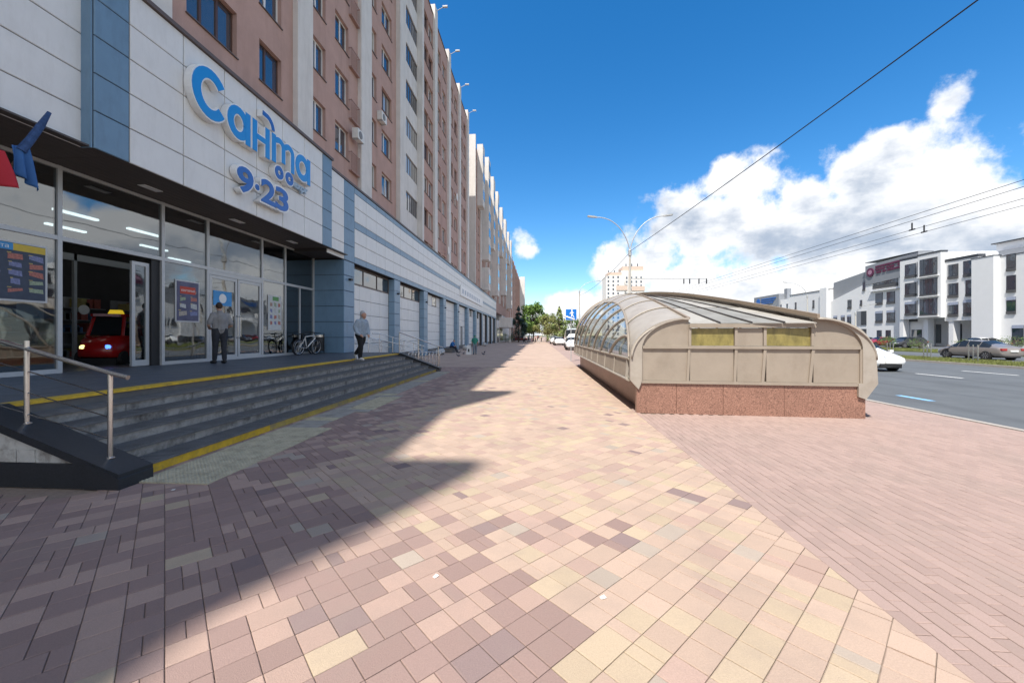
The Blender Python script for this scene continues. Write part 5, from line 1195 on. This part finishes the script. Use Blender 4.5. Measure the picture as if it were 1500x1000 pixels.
# ================= bicycles =================
def bicycle(loc, rz, fm, label, lean=0):
    t = thing('bicycle', loc, label, 'bicycle', None, rz); t.rotation_euler = (lean, 0, rz)
    B = lambda nm, mb, m, p=t: mb.build(nm, m, p, local=True)
    for x in (-.53, .53):
        wv = B('wheel', MB().lathe([(.02,-.045),(.02,.045)], (x,0,.34), 'y', 10), steel)
        pts = [(x+.325*math.cos(a), 0, .34+.325*math.sin(a)) for a in [i*2*math.pi/28 for i in range(29)]]
        B('tyre', MB().tube(pts, .026, 6, cap=False), rubber, wv); B('rim', MB().tube([(x+.29*math.cos(a), 0, .34+.29*math.sin(a)) for a in [i*2*math.pi/28 for i in range(29)]], .011, 6, cap=False), rim_m, wv)
        s = MB()
        for k in range(14): a = k*2*math.pi/14; s.tube([(x,.02*(-1)**k,.34),(x+.29*math.cos(a),0,.34+.29*math.sin(a))], .0025, 4)
        B('spokes', s, steel, wv)
    f = MB(); bb, st_, hd, hd2 = (-.08,0,.30), (-.24,0,.80), (.36,0,.86), (.40,0,.72)
    for a, b, r in ((bb,st_,.019),(st_,hd,.018),(bb,hd2,.022),((-.53,.03,.34),bb,.011),((-.53,.03,.34),(-.22,.02,.74),.010),((-.53,-.03,.34),bb,.011),((-.53,-.03,.34),(-.22,-.02,.74),.010),(hd,hd2,.024)): f.tube([a, b], r, 8)
    B('frame', f, fm); B('fork', MB().tube([(.40,.05,.72),(.53,.05,.34)], .014, 6).tube([(.40,-.05,.72),(.53,-.05,.34)], .014, 6), black_m)
    B('handlebar', MB().tube([(.36,0,.86),(.34,0,.97),(.40,0,.99)], .014, 6).tube([(.34,-.3,1.0),(.40,-.1,.99),(.40,.1,.99),(.34,.3,1.0)], .013, 6), black_m)
    B('saddle', MB().add([(-.40,-.08,.94),(-.40,.08,.94),(-.1,.02,.93),(-.1,-.02,.93),(-.40,-.07,.90),(-.40,.07,.90),(-.1,.015,.90),(-.1,-.015,.90)], [(0,1,2,3),(7,6,5,4),(0,4,5,1),(1,5,6,2),(2,6,7,3),(3,7,4,0)]).tube([(-.24,0,.80),(-.26,0,.91)], .013, 6), black_m)
    B('crankset', MB().lathe([(.09,-.01),(.09,.01)], (-.08,.05,.30), 'y', 16).tube([(-.08,.06,.3),(.05,.07,.22)], .01, 5).tube([(-.08,-.06,.3),(-.21,-.07,.38)], .01, 5).box(.02,.10,.06,.15,.21,.23).box(-.25,-.17,-.15,-.06,.37,.39), black_m)
bicycle((-10.25, 17.0, PZ), R(82), mat('bicycle_white', (.72,.72,.70), .35), 'white framed bicycle leaning by the shop glass', R(6))
bicycle((-10.55, 17.3, PZ), R(86), mat('bicycle_black', (.03,.03,.033), .4), 'black bicycle standing behind the white framed one', R(4))
# red coin ride
rd = thing('coin_ride_car', (-12.9, 11.2, PZ), 'red toy taxi coin ride just inside the shop entrance', 'coin ride', None, R(-155))
rdm = mat('glossy_red', (.42,.012,.012), .25, 0, .03, 2, coat=.6)
B = lambda nm, mb, m, p=rd: mb.build(nm, m, p, local=True)
b = MB(); b.smooth = True
def rsec(y, w, z0, z1, wt): return [(-w,y,z0),(w,y,z0),(w*1.03,y,(z0+z1)/2),(wt,y,z1),(-wt,y,z1),(-w*1.03,y,(z0+z1)/2)]
secs = [rsec(-.8,.4,.25,.8,.36), rsec(-.5,.48,.2,.85,.45), rsec(.35,.48,.2,.85,.44), rsec(.7,.44,.22,.72,.36), rsec(.85,.34,.3,.55,.26)]
vs = [p for s in secs for p in s]; b.add(vs, [(6*i+k, 6*i+(k+1) % 6, 6*i+6+(k+1) % 6, 6*i+6+k) for i in range(4) for k in range(6)]+[tuple(range(6))[::-1], tuple(range(24, 30))]); B('body', b, rdm)
for sx in (-.4, .4):
    for y0, y1 in ((.35,.12),(-.72,-.66)): B('roof_post', MB().tube([(sx,y0,.84),(sx*.86,y1,1.42)], .045, 8), rdm)
rf = MB(); rf.box(-.4,.4,-.72,.2,1.42,1.5); B('roof', rf, rdm); B('taxi_light', MB().prism([(-.18,1.5),(.18,1.5),(.12,1.64),(-.12,1.64)], 'y', -.3, -.15), mat('taxi_yellow', (.7,.5,.03), .4, emit=.4)); B('windscreen', MB().add([(-.36,.33,.88),(.36,.33,.88),(.31,.14,1.4),(-.31,.14,1.4)], [(0,1,2,3)]), carglass)
B('visor', MB().box(-.3,.3,.16,.3,1.42,1.5), mat('visor_pink', (.6,.35,.38)))
for sx in (-.46, .46):
    for y in (-.5, .5): B('wheel', MB().lathe([(.05,-.06),(.2,-.06),(.2,.06),(.05,.06)], (sx,y,.2), 'x', 18), rubber)
for sx, m in ((-.27, mat('blue_led', (.05,.15,.9), .3, emit=2.5)), (.27, mat('warm_led', (.9,.8,.3), .3, emit=1.2))): B('headlight', MB().lathe([(.07,0),(.07,.05),(.02,.07)], (sx,.79,.52), 'y', 14), m)
B('seat', MB().box(-.34,.34,-.62,-.1,.5,.72).box(-.34,.34,-.7,-.6,.7,1.1), black_m); B('base', MB().box(-.42,.42,-.75,.75,0,.2), black_m)
# ================= people =================
def person(label, loc, rz, joints, mats, scale=1, voxel=.013, extra=None, name='person', grp=None):
    """joints: list of chains [(point, radius)...] with a cloth tag; overlapping tapered tubes are fused by a voxel remesh into one surface"""
    tmp = MB(); bones = []
    for tag, ch in joints:
        pts = [Vector(p) for p, r in ch]; rs = [r for p, r in ch]
        n = 12
        # denser path
        P, Rr = [], []
        for i in range(len(pts)-1):
            for k in range(4): P.append(pts[i].lerp(pts[i+1], k/4)); Rr.append(rs[i]+(rs[i+1]-rs[i])*k/4)
        P.append(pts[-1]); Rr.append(rs[-1])
        d0 = (P[0]-P[1]).normalized(); d1 = (P[-1]-P[-2]).normalized()
        P = [P[0]+d0*Rr[0]*.8]+P+[P[-1]+d1*Rr[-1]*.8]; Rr = [Rr[0]*.5]+Rr+[Rr[-1]*.5]
        tmp.tube(P, Rr, n)
        for i in range(len(pts)-1): bones.append((pts[i], pts[i+1], rs[i], rs[i+1], tag))
    me = tmp.mesh('body', mats['skin'])
    ob = bpy.data.objects.new('tmp', me); COL.objects.link(ob)
    md = ob.modifiers.new('r', 'REMESH'); md.mode = 'VOXEL'; md.voxel_size = voxel
    sm = ob.modifiers.new('s', 'SMOOTH'); sm.factor = .5; sm.iterations = 4
    dg = bpy.context.evaluated_depsgraph_get(); res = bpy.data.meshes.new_from_object(ob.evaluated_get(dg)); bpy.data.objects.remove(ob)
    tags = sorted({b[4] for b in bones}); res.materials.clear()
    keys = list(mats); 
    for k in keys: res.materials.append(mats[k])
    for pl in res.polygons:
        c = pl.center; best = None; bd = 9
        for a, b2, r1, r2, tag in bones:
            d = b2-a; tt = max(0, min(1, (c-a).dot(d)/max(d.length_squared, 1e-6))); e = (c-a-d*tt).length-(r1+(r2-r1)*tt)
            if e < bd: bd = e; best = tag
        pl.material_index = keys.index(best) if best in keys else 0; pl.use_smooth = True
    if extra: extra(res, keys)
    t = thing(name, loc, label, 'person', grp, rz); t.scale = (scale,)*3
    res.name = 'body'; o = link('body', res, t); return t
def hand(p, d, side, up=Vector((0,0,1))):
    """palm and five fingers; d = direction of the forearm"""
    p = Vector(p); d = Vector(d).normalized(); s = d.cross(up)
    s = s.normalized() if s.length > .1 else Vector((1,0,0)); nrm = s.cross(d).normalized()
    out = [('skin', [(p,.028),(p+d*.05,.038),(p+d*.085,.036)])]
    for k, ln in zip((-1.5,-.5,.5,1.5), (.06,.075,.07,.055)):
        b = p+d*.085+s*k*.019; out.append(('skin', [(b,.0095),(b+d*ln*.5-nrm*.008,.0088),(b+d*ln*.85-nrm*.03,.0075)]))
    b = p+d*.03-s*.033*side; out.append(('skin', [(b,.012),(b+d*.03-s*.022*side,.011),(b+d*.058-s*.03*side,.009)]))
    return out
def head(c, f, hairtag='hair', tilt=0):
    """c = head centre, f = facing unit vector"""
    c = Vector(c); f = Vector(f).normalized(); up = Vector((0,0,1)); s = f.cross(up).normalized()
    out = [('skin', [(c+f*.012-up*.085,.058),(c+f*.015-up*.03,.078),(c+f*.005+up*.03,.088)]),
           (hairtag, [(c-f*.022+up*.005,.082),(c-f*.012+up*.05,.085)]),
           ('skin', [(c+f*.085-up*.005,.012),(c+f*.102-up*.028,.015)]),
           ('skin', [(c+s*.083-up*.02,.014),(c+s*.086+up*.015,.016)]), ('skin', [(c-s*.083-up*.02,.014),(c-s*.086+up*.015,.016)]),
           ('eye', [(c+f*.078+s*.032+up*.012,.010),(c+f*.079+s*.034+up*.012,.010)]), ('eye', [(c+f*.078-s*.032+up*.012,.010),(c+f*.079-s*.034+up*.012,.010)]),
           ('lip', [(c+f*.078-s*.02-up*.058,.009),(c+f*.082-up*.058,.010),(c+f*.078+s*.02-up*.058,.009)])]
    return out
skin = mat('skin', (.42,.24,.17), .6, 0, .05, 10); eyem = mat('eye_dark', (.03,.025,.02), .4); lipm = mat('lip', (.33,.14,.11), .6)
def M(**k): d = dict(skin=skin, eye=eyem, lip=lipm); d.update(k); return d
def cl(n, c, v=.18): return mat('cloth_'+n, c, .88, 0, v, 9, bump=.5, bscale=22)
hairb = mat('hair_brown', (.05,.032,.022), .8, 0, .3, 60)
# man at the glass door, seen from behind (faces -x; local +y = facing)
f = Vector((0,1,0))
J = [('shirt', [((0,0,1.0),.148),((0,.0,1.15),.15),((0,-.015,1.3),.165),((0,-.01,1.42),.14)]), ('shirt', [((-.1,-.01,1.02),.1),((-.13,-.01,1.38),.1)]), ('shirt', [((.1,-.01,1.02),.1),((.13,-.01,1.38),.1)]),
     ('skin', [((0,.0,1.46),.062),((0,.02,1.57),.056)])] + head((0,.045,1.68), (.25,1,-.05))
for s in (-1, 1):
    J += [('shirt', [((s*.17,-.01,1.44),.075),((s*.25,-.03,1.27),.066),((s*.28,-.04,1.18),.064)]), ('skin', [((s*.27,-.04,1.2),.047),((s*.29,-.03,1.12),.043),((s*.21,.14,1.03),.035),((s*.17,.19,1.02),.030)])] + hand((s*.165,.2,1.02), (-s*.6,.7,.05), s)
    fy = -.05 if s > 0 else .09
    J += [('jeans', [((s*.085,0,.98),.125),((s*.105,.0,.82),.105),((s*.10,.01+fy*.3,.5),.075),((s*.10,fy,.12),.062)]), ('shoe', [((s*.10,fy-.05,.055),.05),((s*.105,fy+.06,.05),.05),((s*.115,fy+.17,.038),.042)])]
person('man in grey t-shirt and dark jeans seen from behind at the glass doors', (-9.75, 11.55, PZ), R(62), J, M(shirt=cl('grey', (.24,.235,.235)), jeans=cl('jeans', (.028,.03,.038), .35), shoe=black_m, hair=hairb), 1.04)
# walking man in denim jacket and hood, head bowed
J = [('jacket', [((0,0,.92),.15),((0,.02,1.1),.158),((0,.06,1.28),.165),((0,.085,1.38),.14)]), ('jacket', [((-.1,.02,.86),.1),((-.13,.07,1.34),.1)]), ('jacket', [((.1,.02,.86),.1),((.13,.07,1.34),.1)]),
     ('hood', [((0,.085,1.42),.085),((0,.1,1.5),.075)]), ('hood', [((0,.12,1.52),.088),((0,.115,1.62),.104),((0,.10,1.68),.085)])] + [x if x[0] != 'hair' else ('hood', x[1]) for x in head((0,.165,1.585), (0,1,-.3))]
for s in (-1, 1):
    J += [('jacket', [((s*.17,.07,1.38),.08),((s*.27,.03,1.18),.074),((s*.255,.11,.98),.062),((s*.2,.17,.92),.056)])] + hand((s*.185,.19,.9), (-s*.4,.6,-.5), s)
fr_, bk_ = (.0,.06,.0), 0
J += [('trouser', [((.09,0,.92),.125),((.10,.10,.72),.105),((.095,.13,.45),.082),((.09,.08,.12),.07)]), ('shoe', [((.09,.05,.06),.052),((.095,.16,.05),.05),((.10,.26,.035),.042)]),
      ('trouser', [((-.09,0,.92),.125),((-.10,.0,.70),.10),((-.095,-.12,.46),.08),((-.09,-.34,.24),.066)]), ('shoe', [((-.09,-.37,.20),.05),((-.09,-.31,.10),.05),((-.09,-.26,.03),.04)])]
person('man in pale blue jacket and hood with black trousers stepping along the yellow edge', (-6.25, 13.6, PZ-.02), R(-115), J, M(jacket=cl('denim', (.27,.33,.40)), hood=cl('hood_grey', (.36,.36,.37)), trouser=cl('black', (.014,.014,.016)), shoe=mat('white_shoe', (.6,.58,.56), .6), hair=hairb), 1.0)
# man in green walking away
J = [('shirt', [((0,0,.98),.145),((0,.02,1.15),.16),((0,.05,1.32),.165),((0,.07,1.40),.14)]), ('shirt', [((-.1,.0,.98),.1),((-.12,.04,1.36),.1)]), ('shirt', [((.1,.0,.98),.1),((.12,.04,1.36),.1)]), ('skin', [((0,.08,1.44),.06),((0,.11,1.52),.056)])] + head((0,.14,1.61), (0,1,-.35), 'shirt')
for s in (-1, 1):
    J += [('shirt', [((s*.17,.05,1.40),.075),((s*.25,.03,1.2),.064)]), ('skin', [((s*.25,.03,1.2),.046),((s*.26,.06,1.05),.042),((s*.23,.16,.88),.034)])] + hand((s*.23,.17,.86), (0,.4,-.9), s)
    fy = .12*s
    J += [('trouser', [((s*.085,0,.95),.125),((s*.10,fy*.5,.72),.105),((s*.10,fy,.45),.085),((s*.10,fy,.12),.075)]), ('shoe', [((s*.10,fy-.05,.05),.048),((s*.11,fy+.15,.04),.044)])]
person('man in green t-shirt and grey trousers beside the white pavement board', (-5.55, 34.6, 0), R(10), J, M(shirt=cl('green', (.03,.20,.15)), trouser=cl('greyblue', (.17,.20,.24)), shoe=black_m, hair=hairb), 1.0, .016)
# seated man in blue, bent forward
J = [('shirt', [((0,0,.55),.15),((0,.06,.75),.155),((0,.17,.93),.16),((0,.22,1.0),.13)]), ('skin', [((0,.24,1.04),.06),((0,.29,1.1),.055)])] + head((0,.34,1.17), (0,1,-.6))
for s in (-1, 1):
    J += [('shirt', [((s*.17,.2,1.0),.075),((s*.24,.24,.8),.062),((s*.2,.36,.68),.05)]), ('skin', [((s*.2,.36,.68),.04),((s*.09,.46,.66),.034)])] + hand((s*.07,.48,.66), (-s*.5,.7,-.2), s)
    J += [('trouser', [((s*.09,.0,.56),.12),((s*.13,.24,.57),.1),((s*.13,.44,.53),.082),((s*.12,.58,.3),.068),((s*.12,.66,.1),.058)]), ('shoe', [((s*.12,.64,.05),.046),((s*.13,.84,.04),.042)])]
person('man in blue jacket sitting bent forward on a low ledge', (-8.55, 38.5, -.02), R(-100), J, M(shirt=cl('blue', (.02,.13,.38)), trouser=cl('navy', (.02,.022,.035)), shoe=black_m, hair=hairb), 1.0, .016)
# person inside the vestibule, facing out
J = [('jacket', [((0,0,.92),.15),((0,.0,1.15),.16),((0,0,1.32),.165),((0,0,1.4),.13)]), ('skin', [((0,.0,1.44),.06),((0,.02,1.53),.055)])] + head((0,.03,1.62), (0,1,-.1), 'jacket')
for s in (-1, 1):
    J += [('jacket', [((s*.18,0,1.38),.078),((s*.26,-.02,1.15),.068),((s*.24,.08,.92),.055)])] + hand((s*.235,.09,.88), (0,.3,-.9), s)
    J += [('trouser', [((s*.09,0,.92),.122),((s*.10,.03*s,.5),.085),((s*.10,.05*s,.12),.068)]), ('shoe', [((s*.1,.05*s-.05,.05),.048),((s*.11,.05*s+.15,.04),.042)])]
person('person in dark jacket and hat standing behind the shop glass', (-12.2, 13.35, PZ), R(-120), J, M(jacket=cl('darkblue', (.06,.08,.12)), trouser=cl('black', (.014,.014,.016)), shoe=black_m, hair=hairb), 1.0, .016)
# distant pedestrians
def walker(x, y, top_, leg_, label, s):
    J = [('shirt', [((0,0,.95),.15),((0,0,1.3),.17),((0,0,1.4),.13)]), ('skin', [((0,0,1.45),.06),((0,.02,1.55),.055)])] + head((0,.03,1.63), (0,1,0))
    for k in (-1, 1):
        J += [('shirt', [((k*.19,0,1.38),.07),((k*.25,.03*k,1.1),.055)]), ('skin', [((k*.25,.03*k,1.1),.04),((k*.25,.1*k,.82),.04)]), ('trouser', [((k*.09,0,.93),.12),((k*.1,.12*k,.5),.085),((k*.1,.2*k,.1),.06)]), ('shoe', [((k*.1,.2*k,.05),.05),((k*.1,.2*k+.18,.04),.042)])]
    person(label, (x, y, 0), s, J, M(shirt=top_, trouser=leg_, shoe=black_m, hair=hairb), 1, .03, grp='pedestrians far down the street')
wc = [(cl('white', (.65,.64,.62)),'white'),(cl('pinkish', (.5,.3,.3)),'pink'),(cl('dark', (.03,.03,.035)),'black'),(cl('denim', (.27,.33,.40)),'pale blue'),(cl('sand', (.45,.38,.28)),'sand'),(cl('redd', (.35,.05,.05)),'red')]
spots = [(-1.4,92,0,1,'spruce'),(-.6,96,1,2,'broadleaf tree'),(.2,90,2,0,'willow like tree'),(-2.4,99,3,2,'spruce trunk'),(.9,104,4,2,'parked cars'),(-.1,110,5,2,'end of the pavement'),(-3.3,95,0,2,'white annex')]
for i, (x, y, a, b_, near) in enumerate(spots): walker(x, y, wc[a][0], wc[b_][0], 'distant pedestrian in %s top and %s trousers walking toward the %s' % (wc[a][1], wc[b_][1], near), i*.9)
